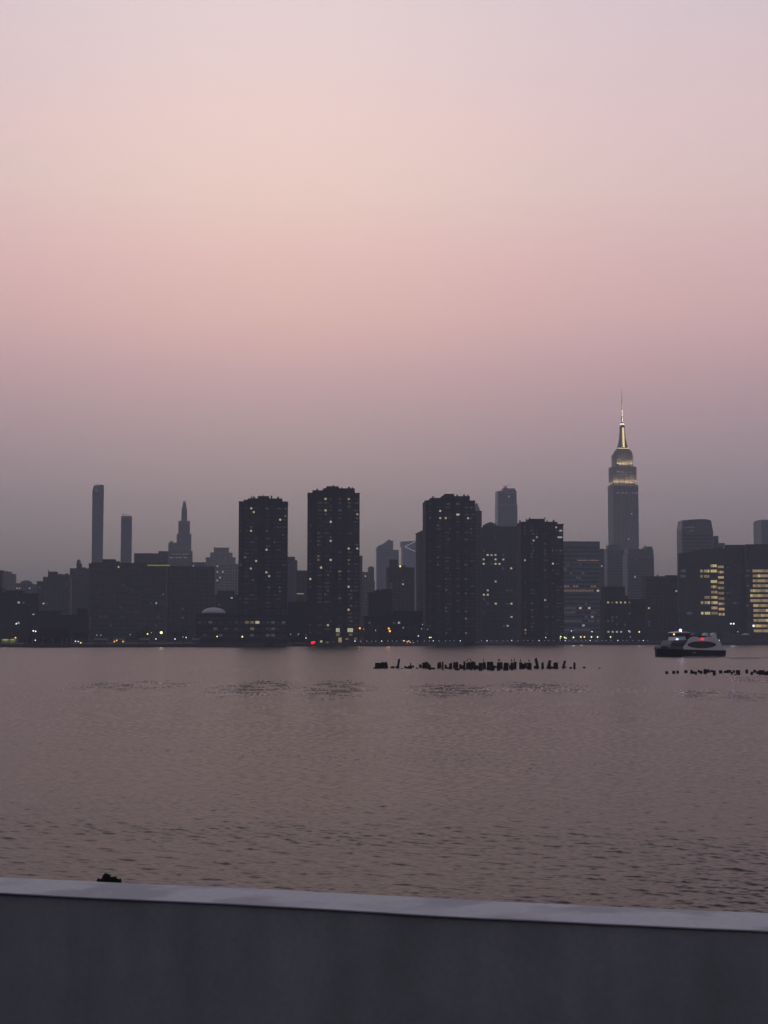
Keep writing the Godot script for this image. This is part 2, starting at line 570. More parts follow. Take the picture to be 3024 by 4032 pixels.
# ------------------------------------------------------------------ buildings
var crops := {"A": [0, 1850, 2.95], "B": [450, 1850, 2.95], "C": [900, 1850, 2.949], "D": [1400, 1850, 2.95], "E": [1850, 1850, 2.95], "F": [2300, 1500, 2.95], "G": [2200, 2000, 3.567], "H": [2560, 2000, 3.567]}
var window_meshes := {}

func window_mesh(w: float, h: float) -> Mesh:
	var key := "%.2f_%.2f" % [w, h]
	if not window_meshes.has(key):
		var s := Shape.new()
		s.box(Vector3(-w / 2, -h / 2, -0.04), Vector3(w / 2, h / 2, 0.04))
		window_meshes[key] = s.mesh()
	return window_meshes[key]

# tiers: [x0, x1, top, base (0: ground), depth share, part name]; the first one is the main block
# grid: {fh, cw, ww, wh} or {fh, cols: [[share, width]...], wh}; nodes: every window a part of its own
func building(called: String, label: String, category: String, d: float, yaw_deg: float, ratio: float, wall: Material, tiers: Array, opt := {}) -> Node3D:
	var t0: Array = tiers[0]
	var mid := at((t0[0] + t0[1]) / 2.0, (t0[2] + 2500.0) / 2.0, d)
	var yaw := deg_to_rad(yaw_deg)
	var eff: float = yaw + atan(mid.x / d)
	var span := d / F
	var shape := cos(eff) + ratio * absf(sin(eff))
	var W: float = (t0[1] - t0[0]) * span / shape
	var D := ratio * W
	D = clampf(D, 8.0, opt.get("deep", 60.0))
	W = ((t0[1] - t0[0]) * span - D * absf(sin(eff))) / cos(eff)
	W = maxf(W, 3.0)
	var centre := at((t0[0] + t0[1]) / 2.0, (t0[2] + 2500.0) / 2.0, d + D / 2.0)
	var root := thing(called, label, category, Vector3(centre.x, LAND, centre.z), yaw, opt.get("group", ""))
	root.set_meta("w", W)
	var facades := []
	var first_top := 0.0
	for i in tiers.size():
		var t: Array = tiers[i]
		var top_p := at((t[0] + t[1]) / 2.0, t[2], d)
		var bot: float = 0.0
		var wid := W
		var dep := D
		var off := 0.0
		if i > 0:
			bot = first_top if (t.size() < 4 or t[3] == 0) else at(t[0], t[3], d).y - LAND
			var share: float = t[4] if t.size() > 4 else 0.8
			dep = D * share
			wid = maxf(((t[1] - t[0]) * span - dep * absf(sin(eff))) / cos(eff), 0.8)
			var mp := at((t[0] + t[1]) / 2.0, t[2], d + D / 2.0)
			var mm := at((t0[0] + t0[1]) / 2.0, t[2], d + D / 2.0)
			off = (mp.x - mm.x) / cos(yaw)
		var top := top_p.y - LAND
		if i == 0:
			first_top = top
		var g: Dictionary = opt.get("grid", {})
		var s := Shape.new()
		var called_part: String = t[5] if t.size() > 5 else ("wall" if i == 0 else "upper_storeys")
		var has: bool = not g.is_empty() and (i == 0 or top - bot > 9.0) and called_part != "bulkhead"
		var zf := dep / 2.0
		if has:
			var xs := []
			var ys := []
			if g.has("cols"):
				if i == 0:
					for c in g.cols:
						var cx: float = off - wid / 2 + c[0] * wid
						xs.append([cx - c[1] / 2, cx + c[1] / 2])
				else:
					has = false
			else:
				var nc := maxi(1, int((wid - 1.0) / g.cw))
				for k in nc:
					var cx: float = off + (k - (nc - 1) / 2.0) * g.cw
					xs.append([cx - g.ww / 2, cx + g.ww / 2])
			if has:
				var y0: float = bot + g.get("start", 1.6)
				while y0 + g.wh + g.get("crown", 1.2) < top:
					ys.append([y0, y0 + g.wh])
					y0 += g.fh
			has = has and ys.size() > 0 and xs.size() > 0
			if has:
				s.box(Vector3(off - wid / 2, bot, -dep / 2), Vector3(off + wid / 2, top, zf), true)
				s.punched(off - wid / 2, off + wid / 2, bot, top, zf, xs, ys, 0.35)
				var gl := Shape.new()
				var zg := zf - 0.35
				gl.quad(Vector3(xs[0][0], ys[0][0], zg), Vector3(xs[-1][1], ys[0][0], zg), Vector3(xs[-1][1], ys[-1][1], zg), Vector3(xs[0][0], ys[-1][1], zg))
				put(root, "glazing", gl.mesh(), g.get("glass", M.glass))
				facades.append({"xs": xs, "ys": ys, "z": zf - 0.28, "lit": {}, "lo": bot, "hi": top})
		if not has:
			s.box(Vector3(off - wid / 2, bot, -dep / 2), Vector3(off + wid / 2, top, zf))
		put(root, called_part, s.mesh(), wall)
		if i == 0 and not opt.has("plain_roof"):
			var rim := Shape.new()
			var o := 0.18
			rim.box(Vector3(-wid / 2 - o, top + 0.003, zf - 0.3), Vector3(wid / 2 + o, top + 0.7, zf + o))
			rim.box(Vector3(-wid / 2 - o, top + 0.003, -dep / 2 - o), Vector3(-wid / 2 + 0.3, top + 0.7, zf - 0.302))
			rim.box(Vector3(wid / 2 - 0.3, top + 0.003, -dep / 2 - o), Vector3(wid / 2 + o, top + 0.7, zf - 0.302))
			put(root, "cornice", rim.mesh(), wall)
	root.set_meta("top", first_top)
	root.set_meta("depth", D)
	# lit windows, each in the opening nearest to where it shines
	for l in opt.get("lit", []):
		var key: String = l[0]
		var tone: Material = M[l[1]]
		for k in range(2, l.size(), 2):
			var cr: Array = crops[key]
			var p := at(cr[0] + l[k] / cr[2], cr[1] + l[k + 1] / cr[2], d)
			light_up(root, facades, p, tone, D)
	if opt.get("nodes", false):
		var left := 300
		for f in facades:
			for r in f.ys.size():
				for c in f.xs.size():
					if f.lit.has(Vector2i(c, r)) or left <= 0:
						continue
					left -= 1
					var w: float = f.xs[c][1] - f.xs[c][0]
					var h: float = f.ys[r][1] - f.ys[r][0]
					var pick := rng.randf()
					var m: Material = M.glass if pick < 0.5 else (M.blind_dark if pick < 0.85 else M.blind)
					put(root, "window", window_mesh(w, h), m, Vector3((f.xs[c][0] + f.xs[c][1]) / 2, (f.ys[r][0] + f.ys[r][1]) / 2, f.z))
	return root

func light_up(root: Node3D, facades: Array, p: Vector3, tone: Material, D: float) -> void:
	var inv := root.transform.affine_inverse()
	var a := inv * Vector3(0, EYE, 0)
	var b := inv * p
	var best = null
	var hit := Vector3.ZERO
	for f in facades:
		var t: float = (f.z - a.z) / (b.z - a.z)
		var q := a + (b - a) * t
		if q.y >= f.lo - 1.0 and q.y <= f.hi + 1.0:
			best = f
			hit = q
	if best == null:
		if facades.is_empty():
			var t: float = (D / 2 + 0.1 - a.z) / (b.z - a.z)
			hit = a + (b - a) * t
			put(root, "window", window_mesh(2.2, 1.6), tone, hit)
			return
		best = facades[0]
		hit = a + (b - a) * ((best.z - a.z) / (b.z - a.z))
	var c := 0
	for i in best.xs.size():
		if absf((best.xs[i][0] + best.xs[i][1]) / 2 - hit.x) < absf((best.xs[c][0] + best.xs[c][1]) / 2 - hit.x):
			c = i
	var r := 0
	for i in best.ys.size():
		if absf((best.ys[i][0] + best.ys[i][1]) / 2 - hit.y) < absf((best.ys[r][0] + best.ys[r][1]) / 2 - hit.y):
			r = i
	var key := Vector2i(c, r)
	if best.lit.has(key):
		return
	best.lit[key] = true
	var w: float = best.xs[c][1] - best.xs[c][0]
	var h: float = best.ys[r][1] - best.ys[r][0]
	var x: float = (best.xs[c][0] + best.xs[c][1]) / 2
	if w > 2.9:       # in a wide window only the lit room's half shines
		var half := w * 0.42
		var left: bool = hit.x < x
		var o := put(root, "window", window_mesh(half, h), tone, Vector3(x + (-(w - half) / 2 if left else (w - half) / 2), (best.ys[r][0] + best.ys[r][1]) / 2, best.z))
		put(root, "window", window_mesh(w - half - 0.01, h), M.blind_dark, Vector3(x + (half / 2 if left else -half / 2), (best.ys[r][0] + best.ys[r][1]) / 2, best.z - 0.003))
	else:
		put(root, "window", window_mesh(w, h), tone, Vector3(x, (best.ys[r][0] + best.ys[r][1]) / 2, best.z))

func roof_bits(root: Node3D, d: float, spots: Array) -> void:      # small plant on a roof: [x, width, top, foot]
	for q in spots:
		var a := local(root, q[0] - q[1] / 2.0, q[3] + 3.0, d, 0.0)
		var b := local(root, q[0] + q[1] / 2.0, q[2], d, 0.0)
		var s := Shape.new()
		s.box(Vector3(a.x, a.y, -1.2), Vector3(b.x, b.y, 1.2))
		put(root, "roof_vent", s.mesh(), M.dark_metal)

func water_tank(root: Node3D, at_: Vector3, r: float, h: float) -> void:
	var s := Shape.new()
	s.lathe(at_, [[r * 0.95, 1.6], [r, 1.7], [r, 1.6 + h], [r * 1.06, 1.62 + h], [0.05, 1.6 + h + r * 0.7]], 14)
	for k in 4:
		var o := Vector3(r * 0.65 * (1 if k % 2 else -1), 0, r * 0.65 * (1 if k < 2 else -1))
		s.tube([at_ + o, at_ + o + Vector3(0, 1.7, 0)], [0.12, 0.12], 5)
	put(root, "water_tank", s.mesh(), M.timber)

func dome(root: Node3D, called: String, at_: Vector3, r: float, h: float, m: Material, base := 0.0) -> void:
	var s := Shape.new()
	var prof := []
	if base > 0:
		prof.append([r, 0.0])
	for k in 11:
		var a := PI / 2 * k / 10.0
		prof.append([maxf(cos(a) * r, 0.02), base + sin(a) * h])
	s.lathe(at_, prof, 28)
	put(root, called, s.mesh(), m)

# a point of the building's own frame for a direction from the eye, on the plane z
func local(root: Node3D, px: float, py: float, d: float, z: float) -> Vector3:
	var inv := root.transform.affine_inverse()
	var a := inv * Vector3(0, EYE, 0)
	var b := inv * at(px, py, d)
	return a + (b - a) * ((z - a.z) / (b.z - a.z))

func make_waterside() -> void:
	var g := {"fh": 2.66, "wh": 1.4, "start": 6.5, "crown": 1.0}
	var t1 := {"grid": g.merged({"cols": [[0.04, 1.3], [0.165, 3.4], [0.28, 3.2], [0.36, 1.4], [0.6, 3.4], [0.735, 1.3], [0.82, 3.2], [0.93, 3.0]]}), "nodes": true, "deep": 34.0, "group": "dark brick riverside apartment towers",
		"lit": [["C", "c", 262, 402, 260, 445], ["C", "w", 290, 510, 265, 718, 450, 932, 308, 1037], ["C", "y", 588, 600], ["C", "m", 648, 525, 205, 1002], ["C", "c", 262, 1125, 438, 1178, 474, 1214], ["C", "d", 668, 440, 455, 405, 545, 848, 135, 1096, 645, 762, 280, 1290, 580, 1370, 585, 1412, 465, 1375, 455, 730, 265, 680]]}
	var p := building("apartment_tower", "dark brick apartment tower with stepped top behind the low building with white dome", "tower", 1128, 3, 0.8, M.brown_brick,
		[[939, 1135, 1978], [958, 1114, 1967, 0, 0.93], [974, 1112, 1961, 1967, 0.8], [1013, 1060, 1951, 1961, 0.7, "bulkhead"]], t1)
	roof_bits(p, 1128.0, [[991, 5, 1955, 1961], [999, 5, 1954, 1961], [1004, 3, 1956, 1961], [1036, 3, 1948, 1951], [1069, 6, 1952, 1961], [1094, 6, 1957, 1961], [1097, 3, 1955, 1961]])
	var t2 := {"grid": g.merged({"cols": [[0.057, 1.3], [0.235, 3.4], [0.37, 3.3], [0.445, 1.4], [0.62, 2.2], [0.817, 3.4], [0.93, 3.2]]}), "nodes": true, "deep": 36.0, "group": "dark brick riverside apartment towers",
		"lit": [["C", "w", 1115, 287, 1115, 453, 1360, 898, 1385, 1368, 1398, 1628, 1140, 1802], ["C", "o", 1400, 292, 1485, 510], ["C", "y", 1180, 590, 1180, 1063, 1075, 1152, 937, 1248], ["C", "m", 1040, 1022, 1055, 1065, 1410, 1065, 1297, 1195], ["C", "c", 1180, 803, 1507, 893], ["C", "d", 1180, 762, 1405, 1108, 1405, 1195, 1410, 1270, 1140, 1240, 1055, 890, 1050, 805, 1485, 375, 1410, 380, 1135, 375, 1285, 460, 1410, 420, 1485, 850, 1050, 720, 1135, 500, 1490, 548, 1415, 1415, 1410, 1500, 1420, 1580, 1420, 1760, 1140, 1410, 1135, 1455, 1290, 1500]]}
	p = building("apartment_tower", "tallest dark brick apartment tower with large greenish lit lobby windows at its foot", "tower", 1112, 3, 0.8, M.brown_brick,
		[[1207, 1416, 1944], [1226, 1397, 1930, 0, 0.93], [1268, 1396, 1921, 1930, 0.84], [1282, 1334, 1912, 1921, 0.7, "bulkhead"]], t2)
	roof_bits(p, 1112.0, [[1249, 7, 1925, 1930], [1312, 4, 1909.5, 1912], [1345, 4, 1919, 1921], [1374, 8, 1917.5, 1921], [1387, 4, 1918.5, 1921]])
	# the lit lobby and lounge windows near the ground
	for q in [[1330, 2481, 14, 15, "g"], [1379, 2481, 21, 15, "g"], [1330, 2499, 14, 10, "m"], [1381, 2499, 13, 8, "m"], [1339, 2520, 13, 19, "t1"], [1366, 2516, 13, 7, "m"], [1400, 2515, 12, 7, "m"], [1288, 2529, 12, 6, "m"], [1313, 2527, 10, 4, "d"], [1265, 2526, 9, 8, "y"]]:
		var c := local(p, q[0], q[1], 1112.0, p.get_meta("depth") / 2.0 + 0.1)
		var pane := put(p, "lobby_window", window_mesh(q[2] * 1112.0 / F, q[3] * 1112.0 / F), M[q[4]], c)
		if q[4] == "g":
			for k in 2:
				put(pane, "mullion", window_mesh(0.14, q[3] * 1112.0 / F + 0.2), M.dark_metal, Vector3((k - 0.5) * q[2] * 0.06, 0, 0.06))
	var t3 := {"grid": g.merged({"cols": [[0.085, 1.3], [0.27, 3.2], [0.43, 3.2], [0.49, 1.3], [0.65, 2.4], [0.83, 3.3], [0.94, 3.0]]}), "nodes": true, "deep": 36.0, "group": "dark brick riverside apartment towers",
		"lit": [["D", "y", 1015, 492, 1163, 502], ["D", "w", 1015, 575, 1040, 575, 1300, 576], ["D", "m", 1290, 1728, 1272, 1998, 1270, 1958], ["D", "d", 1355, 540, 1350, 700, 1350, 740, 1075, 820, 1250, 822, 825, 550, 1040, 1275, 1290, 1275, 1290, 1440, 1070, 375, 1175, 378, 1350, 455, 1350, 580, 940, 660, 1040, 1395, 1290, 1110, 945, 1105, 1045, 1645, 1040, 1600, 1290, 1640, 1045, 1960, 965, 1020]]}
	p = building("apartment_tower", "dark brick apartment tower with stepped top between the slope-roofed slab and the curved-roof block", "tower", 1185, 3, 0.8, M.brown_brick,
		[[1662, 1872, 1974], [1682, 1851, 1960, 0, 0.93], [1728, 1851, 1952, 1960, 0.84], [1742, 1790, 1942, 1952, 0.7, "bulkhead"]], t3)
	roof_bits(p, 1185.0, [[1705, 6, 1954, 1960], [1800, 5, 1948, 1952], [1827, 7, 1948, 1952], [1842, 5, 1949, 1952]])
	var t4 := {"grid": g.merged({"cols": [[0.09, 1.3], [0.27, 3.2], [0.375, 1.4], [0.585, 3.2], [0.75, 1.5], [0.86, 3.0], [0.94, 2.4]]}), "nodes": true, "deep": 34.0, "group": "dark brick riverside apartment towers",
		"lit": [["E", "w", 1000, 672, 880, 1497], ["E", "o", 815, 780, 548, 1868, 612, 1868], ["E", "c", 1047, 710, 1017, 797, 1055, 788, 750, 823, 670, 1055], ["E", "y", 950, 1100], ["E", "m", 685, 1915, 548, 1845], ["E", "d", 688, 702, 740, 740, 690, 860, 850, 870, 862, 947, 850, 990, 1005, 947, 1050, 947, 690, 985, 690, 1020, 878, 1183, 690, 1532, 690, 1612, 690, 1690, 690, 1810, 745, 940, 930, 945]]}
	p = building("apartment_tower", "shortest dark brick apartment tower beside the wide blue-grey glass office block", "tower", 1285, 3, 0.8, M.brown_brick,
		[[2033, 2219, 2066], [2035, 2197, 2054, 0, 0.93], [2073, 2147, 2041, 2054, 0.7, "bulkhead"]], t4)
	roof_bits(p, 1285.0, [[2047, 5, 2049, 2054], [2073, 4, 2044, 2054], [2085, 4, 2038.5, 2041], [2146, 3, 2037, 2041], [2180, 6, 2048, 2054], [2153, 4, 2050, 2054], [2217, 4, 2062, 2066]])

func make_city() -> void:
	var fine := {"fh": 3.6, "cw": 3.4, "ww": 1.7, "wh": 1.8}
	var apt := {"fh": 3.2, "cw": 3.8, "ww": 1.8, "wh": 1.5}
	var office := {"fh": 4.0, "cw": 4.4, "ww": 3.4, "wh": 2.0}
	var slot := {"fh": 3.8, "cw": 2.6, "ww": 1.7, "wh": 2.6}
	var b: Node3D
	# ---- the far left
	building("apartment_block", "dark apartment block cut by the photo's edge in front of a pale slant-roofed block", "building", 1500, 6, 0.7, M.grey_brick, [[-90, 16, 2248], [-60, -20, 2238, 0, 0.4, "bulkhead"]], {"grid": apt})
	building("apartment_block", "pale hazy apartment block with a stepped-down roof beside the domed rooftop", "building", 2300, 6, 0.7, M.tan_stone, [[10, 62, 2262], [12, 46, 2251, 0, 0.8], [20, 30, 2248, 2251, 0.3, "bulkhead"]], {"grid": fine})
	b = building("domed_building", "hazy low building with a round dome roof above dark blocks", "building", 2200, 6, 0.8, M.grey_brick, [[58, 150, 2302], [62, 78, 2296, 0, 0.5]], {"grid": fine, "lit": [["A", "w", 203, 1390, 236, 1388], ["A", "c", 354, 1376]]})
	dome(b, "dome", Vector3(0, b.get_meta("top"), 6), 9.0, 5.6, M.grey_brick, 0.6)
	building("brick_block", "dark low brick block under the domed rooftop at the photo's edge", "building", 1250, 6, 0.6, M.brown_brick, [[-80, 165, 2340], [-70, 22, 2312, 0, 0.8], [22, 100, 2324, 0, 0.7]], {"grid": apt, "lit": [["A", "c", 196, 1528], ["A", "d", 285, 1543], ["A", "c", 188, 1787, 480, 1704]]})
	building("apartment_block", "dark stepped apartment block rising in three steps beside the domed rooftop", "building", 1600, 6, 0.7, M.grey_brick, [[145, 282, 2291], [168, 280, 2271, 0, 0.9], [187, 275, 2261, 2271, 0.8], [187, 227, 2250, 2261, 0.6], [189, 191, 2243, 2250, 0.05, "bulkhead"], [232, 240, 2257, 2261, 0.1, "bulkhead"], [254, 266, 2256, 2261, 0.15, "bulkhead"]], {"grid": apt, "lit": [["A", "d", 795, 1285, 462, 1370], ["A", "y", 527, 1543], ["A", "d", 555, 1545]]})
	b = building("apartment_block", "dark apartment block with a small domed turret on its roof", "building", 1700, 6, 0.7, M.grey_brick, [[274, 356, 2240], [299, 321, 2217, 0, 0.4, "turret"], [321, 336, 2233, 0, 0.4]], {"grid": apt, "lit": [["A", "c", 680, 1714, 652, 1752], ["A", "d", 598, 1740, 530, 1725]]})
	dome(b, "turret_dome", local(b, 310, 2217, 1705, 0.0), 2.2, 3.4, M.grey_brick, 0.4)
	building("brick_block", "dark mid-rise brick block behind the dark riverside shed", "building", 1200, 6, 0.6, M.brown_brick, [[120, 360, 2425], [150, 250, 2405, 0, 0.7], [300, 352, 2395, 0, 0.6]], {"grid": apt, "lit": [["A", "c", 386, 1872, 412, 1875]]})
	# ---- slender towers far behind
	b = slender()
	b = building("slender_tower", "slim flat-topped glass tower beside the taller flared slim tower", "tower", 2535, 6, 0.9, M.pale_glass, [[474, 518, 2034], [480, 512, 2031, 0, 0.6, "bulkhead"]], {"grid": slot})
	var crane := Shape.new()
	var q := local(b, 484, 2031, 2535, 0.0)
	crane.tube([q, q + Vector3(1.0, 3.0, 0)], [0.4, 0.4], 5)
	crane.tube([q + Vector3(-1, 2.2, 0), q + Vector3(12.0, 0.8, 0)], [0.5, 0.3], 5)
	put(b, "roof_crane", crane.mesh(), M.steel)
	# ---- the wide hospital slabs
	b = building("hospital_block", "wide dark hospital slab with a glowing yellow-green strip under its roof edge", "building", 1350, 5, 0.3, M.grey_brick, [[350, 658, 2222], [360, 403, 2214, 0, 0.7], [403, 456, 2201, 0, 0.6], [456, 472, 2209, 0, 0.5], [472, 655, 2215, 0, 0.5]], {"grid": {"fh": 3.8, "cw": 4.2, "ww": 3.0, "wh": 1.5}, "deep": 34.0,
		"lit": [["A", "y", 1380, 1142], ["A", "d", 1440, 1330, 1405, 1610, 1155, 1700, 1240, 1703, 1270, 1703, 1440, 1703, 1272, 1800], ["B", "d", 115, 1332, 190, 1375, 415, 1570, 578, 1570, 708, 1570, 255, 1657, 115, 1702, 515, 1700, 485, 1800], ["B", "c", 479, 1530], ["B", "m", 855, 1437]]})
	put(b, "roof_sign_light", window_mesh(19.0, 1.1), glow(Color(0.8, 0.8, 0.42), 0.28), local(b, 625, 2226, 1350, b.get_meta("depth") / 2.0 + 0.25))
	building("apartment_block", "dark flat block with a raised roof box between two slim far towers", "building", 1900, 6, 0.5, M.grey_brick, [[527, 662, 2181], [621, 655, 2169, 0, 0.6], [560, 600, 2177, 0, 0.3, "bulkhead"]], {"grid": apt, "deep": 40.0})
	metlife()
	building("hospital_block", "brownish hospital slab with plain rounded end beside the stepped pale tower", "building", 1420, 5, 0.35, M.red_brick, [[652, 846, 2234], [660, 760, 2229, 0, 0.8], [700, 838, 2231, 0, 0.6]], {"grid": {"fh": 3.8, "cw": 4.2, "ww": 2.0, "wh": 1.4}, "deep": 34.0, "lit": [["B", "d", 775, 1620, 808, 1708]]})
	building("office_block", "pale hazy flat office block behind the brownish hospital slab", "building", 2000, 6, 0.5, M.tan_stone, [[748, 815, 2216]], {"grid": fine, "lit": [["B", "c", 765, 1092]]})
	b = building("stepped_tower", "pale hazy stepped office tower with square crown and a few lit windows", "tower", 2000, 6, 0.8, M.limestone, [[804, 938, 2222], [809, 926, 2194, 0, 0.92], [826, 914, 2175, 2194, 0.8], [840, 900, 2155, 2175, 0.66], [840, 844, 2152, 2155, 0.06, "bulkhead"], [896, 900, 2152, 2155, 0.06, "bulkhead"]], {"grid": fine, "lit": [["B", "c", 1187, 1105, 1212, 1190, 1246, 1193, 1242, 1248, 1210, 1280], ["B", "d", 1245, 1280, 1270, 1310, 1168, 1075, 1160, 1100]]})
	building("brick_block", "dark brick block at the foot of the pale stepped tower", "building", 1500, 6, 0.6, M.brown_brick, [[846, 945, 2345], [856, 925, 2325, 0, 0.7]], {"grid": apt, "lit": [["B", "c", 1382, 1400], ["B", "d", 1225, 1557]]})
	school()
	make_waterside()
	# ---- between the first two towers
	building("office_block", "dark stepped office block standing in the gap beside the tallest brick tower", "building", 1800, 6, 0.7, M.grey_brick, [[1120, 1170, 2208], [1122, 1161, 2192, 0, 0.8]], {"grid": fine})
	b = building("office_block", "dark flat block with a bright line of light in the gap between brick towers", "building", 1500, 6, 0.7, M.grey_brick, [[1162, 1222, 2249], [1190, 1222, 2247, 0, 0.6, "bulkhead"]], {"grid": apt})
	for k in 5:
		put(b, "strip_light", window_mesh(1.2, 0.55), M.y, local(b, 1171.5 + k * 5.6, 2338, 1500, b.get_meta("depth") / 2.0 + 0.12))
	building("brick_block", "low dark brick block between the two brick towers near the water", "building", 1250, 6, 0.6, M.brown_brick, [[1128, 1225, 2372]], {"grid": apt, "lit": [["C", "c", 718, 1910, 810, 1910], ["C", "d", 760, 1925, 955, 1903]]})
	# ---- middle gap
	building("office_block", "thin hazy office block half hidden by the tallest brick tower", "building", 1700, 6, 0.7, M.grey_brick, [[1395, 1427, 2191]], {"grid": fine})
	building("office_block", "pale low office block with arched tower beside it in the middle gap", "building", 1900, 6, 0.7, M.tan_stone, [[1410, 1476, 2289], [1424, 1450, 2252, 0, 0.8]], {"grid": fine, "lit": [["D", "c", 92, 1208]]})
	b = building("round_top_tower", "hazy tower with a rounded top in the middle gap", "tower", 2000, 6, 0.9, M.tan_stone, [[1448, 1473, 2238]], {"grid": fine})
	dome(b, "round_roof", Vector3(0, b.get_meta("top") + 0.1, 0), 3.8, 2.8, M.tan_stone)
	slant_tower()
	facet_tower()
	b = building("brick_block", "dark brick block with rooftop boxes in front of the blue slant-topped tower", "building", 1500, 6, 0.5, M.red_brick, [[1520, 1632, 2237], [1531, 1569, 2203, 0, 0.6], [1570, 1598, 2226, 0, 0.4, "bulkhead"]], {"grid": apt, "deep": 34.0, "lit": [["D", "c", 565, 1330, 402, 1437], ["D", "d", 535, 1300, 400, 1325, 403, 1385]]})
	put(b, "roof_light", ball(0.8), M.lamp_warm, local(b, 1576, 2230, 1500, b.get_meta("depth") / 2.0 + 1.0))
	building("brick_block", "dark uneven-roofed block at the foot of the blue slant-topped tower", "building", 1300, 6, 0.6, M.brown_brick, [[1446, 1545, 2336], [1470, 1540, 2324, 0, 0.8], [1500, 1540, 2319, 2324, 0.7], [1482, 1494, 2320, 2324, 0.2, "bulkhead"]], {"grid": apt})
	building("brick_block", "long low dark block behind the riverside trees in the middle gap", "building", 1230, 6, 0.4, M.brown_brick, [[1425, 1668, 2428], [1540, 1664, 2405, 0, 0.6]], {"grid": apt, "deep": 30.0, "lit": [["D", "c", 500, 1760], ["D", "d", 460, 1757, 480, 1757, 60, 1760, 555, 1835, 698, 1872]]})
	wedge_slab()
	building("apartment_block", "narrow dark block attached behind the tower beside the curved-roof block", "building", 1420, 6, 0.8, M.grey_brick, [[1850, 1898, 2014]], {"grid": apt})
	b = building("spire_building", "tiny pale hazy pyramid roof peeking out behind the dark brick tower", "tower", 3500, 6, 0.9, M.grey_brick, [[1862, 1892, 2012]], {"grid": fine})
	var py := Shape.new()
	py.frustum(0, 0, b.get_meta("top") + 0.75, b.get_meta("top") + 18.0, 15.0, 15.0, 3.0, 3.0)
	put(b, "pyramid_roof", py.mesh(), M.grey_brick)
	crane_tower()
	b = building("hospital_block", "dark block with shallow curved roof and scattered yellow windows between brick towers", "building", 1450, 5, 0.5, M.dark_curtain, [[1880, 2042, 2075]], {"grid": {"fh": 4.0, "cw": 3.6, "ww": 1.8, "wh": 1.5}, "deep": 34.0,
		"lit": [["E", "y", 205, 995, 220, 995, 313, 1047, 308, 1097, 322, 1097, 120, 1093, 475, 1148, 172, 1458, 186, 1458, 323, 1558, 480, 1556], ["E", "c", 267, 995, 317, 995, 120, 1046, 410, 1046, 308, 1298, 478, 1712, 425, 1812, 222, 1410], ["E", "d", 410, 995, 412, 1148, 267, 1097, 305, 785, 222, 1560, 420, 1560, 115, 1660, 380, 1812, 420, 1408, 480, 1412, 120, 945, 75, 1515]]})
	var arc := Shape.new()
	var poly := []
	var al := local(b, 1894, 2074, 1450, 0.0)
	var ar := local(b, 1958, 2074, 1450, 0.0)
	for k in 13:
		var t := float(k) / 12
		poly.append(Vector2(lerpf(ar.x, al.x, t), b.get_meta("top") + 0.75 + sin(PI * t) * 3.6))
	arc.slab(poly, -6.0, b.get_meta("depth") / 2.0 - 1.0)
	put(b, "curved_roof", arc.mesh(), M.curtain)
	put(b, "roof_light", ball(0.7), M.lamp_white, local(b, 1895, 2074, 1450, b.get_meta("depth") / 2.0 + 0.6))
	# ---- right of the last brick tower
	b = building("glass_office", "wide blue-grey glass office block with thin line of light and dim floors", "building", 1700, 5, 0.4, M.curtain, [[2205, 2363, 2134], [2230, 2361, 2131, 0, 0.5, "bulkhead"]], {"grid": {"fh": 4.6, "cw": 3.2, "ww": 2.7, "wh": 2.0, "glass": M.glass}, "deep": 40.0,
		"lit": [["G", "m", 115, 1100, 82, 1105, 240, 1103, 215, 1105, 455, 1105, 505, 1100, 270, 1105, 85, 1172, 115, 1172, 145, 1172, 180, 1172, 210, 1172, 240, 1172, 290, 1172, 320, 1165, 345, 1175, 370, 1175, 400, 1175, 440, 1175, 480, 1175], ["G", "y", 555, 1160, 322, 1418, 432, 1413], ["G", "d", 95, 1415, 130, 1415, 160, 1415, 190, 1415, 215, 1415, 385, 1350, 110, 820, 160, 897, 320, 897, 190, 890, 300, 825, 110, 885, 240, 960, 280, 960, 100, 1490, 130, 1490, 160, 1490, 230, 1495, 480, 1490, 520, 1490, 95, 1568, 125, 1568, 155, 1568, 190, 1568, 220, 1568, 250, 1568, 285, 1568, 405, 1558, 540, 1568, 430, 1572, 460, 1572, 560, 1570, 100, 1725, 130, 1725, 230, 1725, 260, 1725, 290, 1725, 330, 1725, 380, 1725, 430, 1725], ["G", "c", 350, 1650], ["G", "o", 488, 1555]]})
	for k in 14:
		if k == 7:
			continue
		put(b, "strip_light", window_mesh(1.55, 0.5), M.o, local(b, 2275 + k * 6.1, 2206, 1700, b.get_meta("depth") / 2.0 + 0.12))
	building("office_block", "narrow hazy block squeezed between the glass office and the lit spire tower", "building", 2000, 6, 0.8, M.steel, [[2355, 2380, 2163]], {"grid": fine, "lit": [["G", "c", 602, 810]]})
	building("office_block", "hazy blue stepped block at the left foot of the lit spire tower", "building", 2200, 6, 0.8, M.curtain, [[2380, 2456, 2163], [2388, 2440, 2146, 0, 0.7], [2400, 2425, 2143, 2146, 0.4, "bulkhead"]], {"grid": slot, "lit": [["G", "d", 795, 570, 815, 1030]]})
	empire()
	building("office_block", "hazy ribbed block with round-cornered roof box at the right foot of the spire tower", "building", 2100, 6, 0.7, M.curtain, [[2453, 2576, 2185], [2459, 2574, 2161, 0, 0.9], [2533, 2571, 2151, 2161, 0.6], [2541, 2545, 2144, 2151, 0.05, "bulkhead"]], {"grid": slot, "lit": [["G", "c", 1075, 952], ["G", "d", 1105, 605, 935, 780]]})
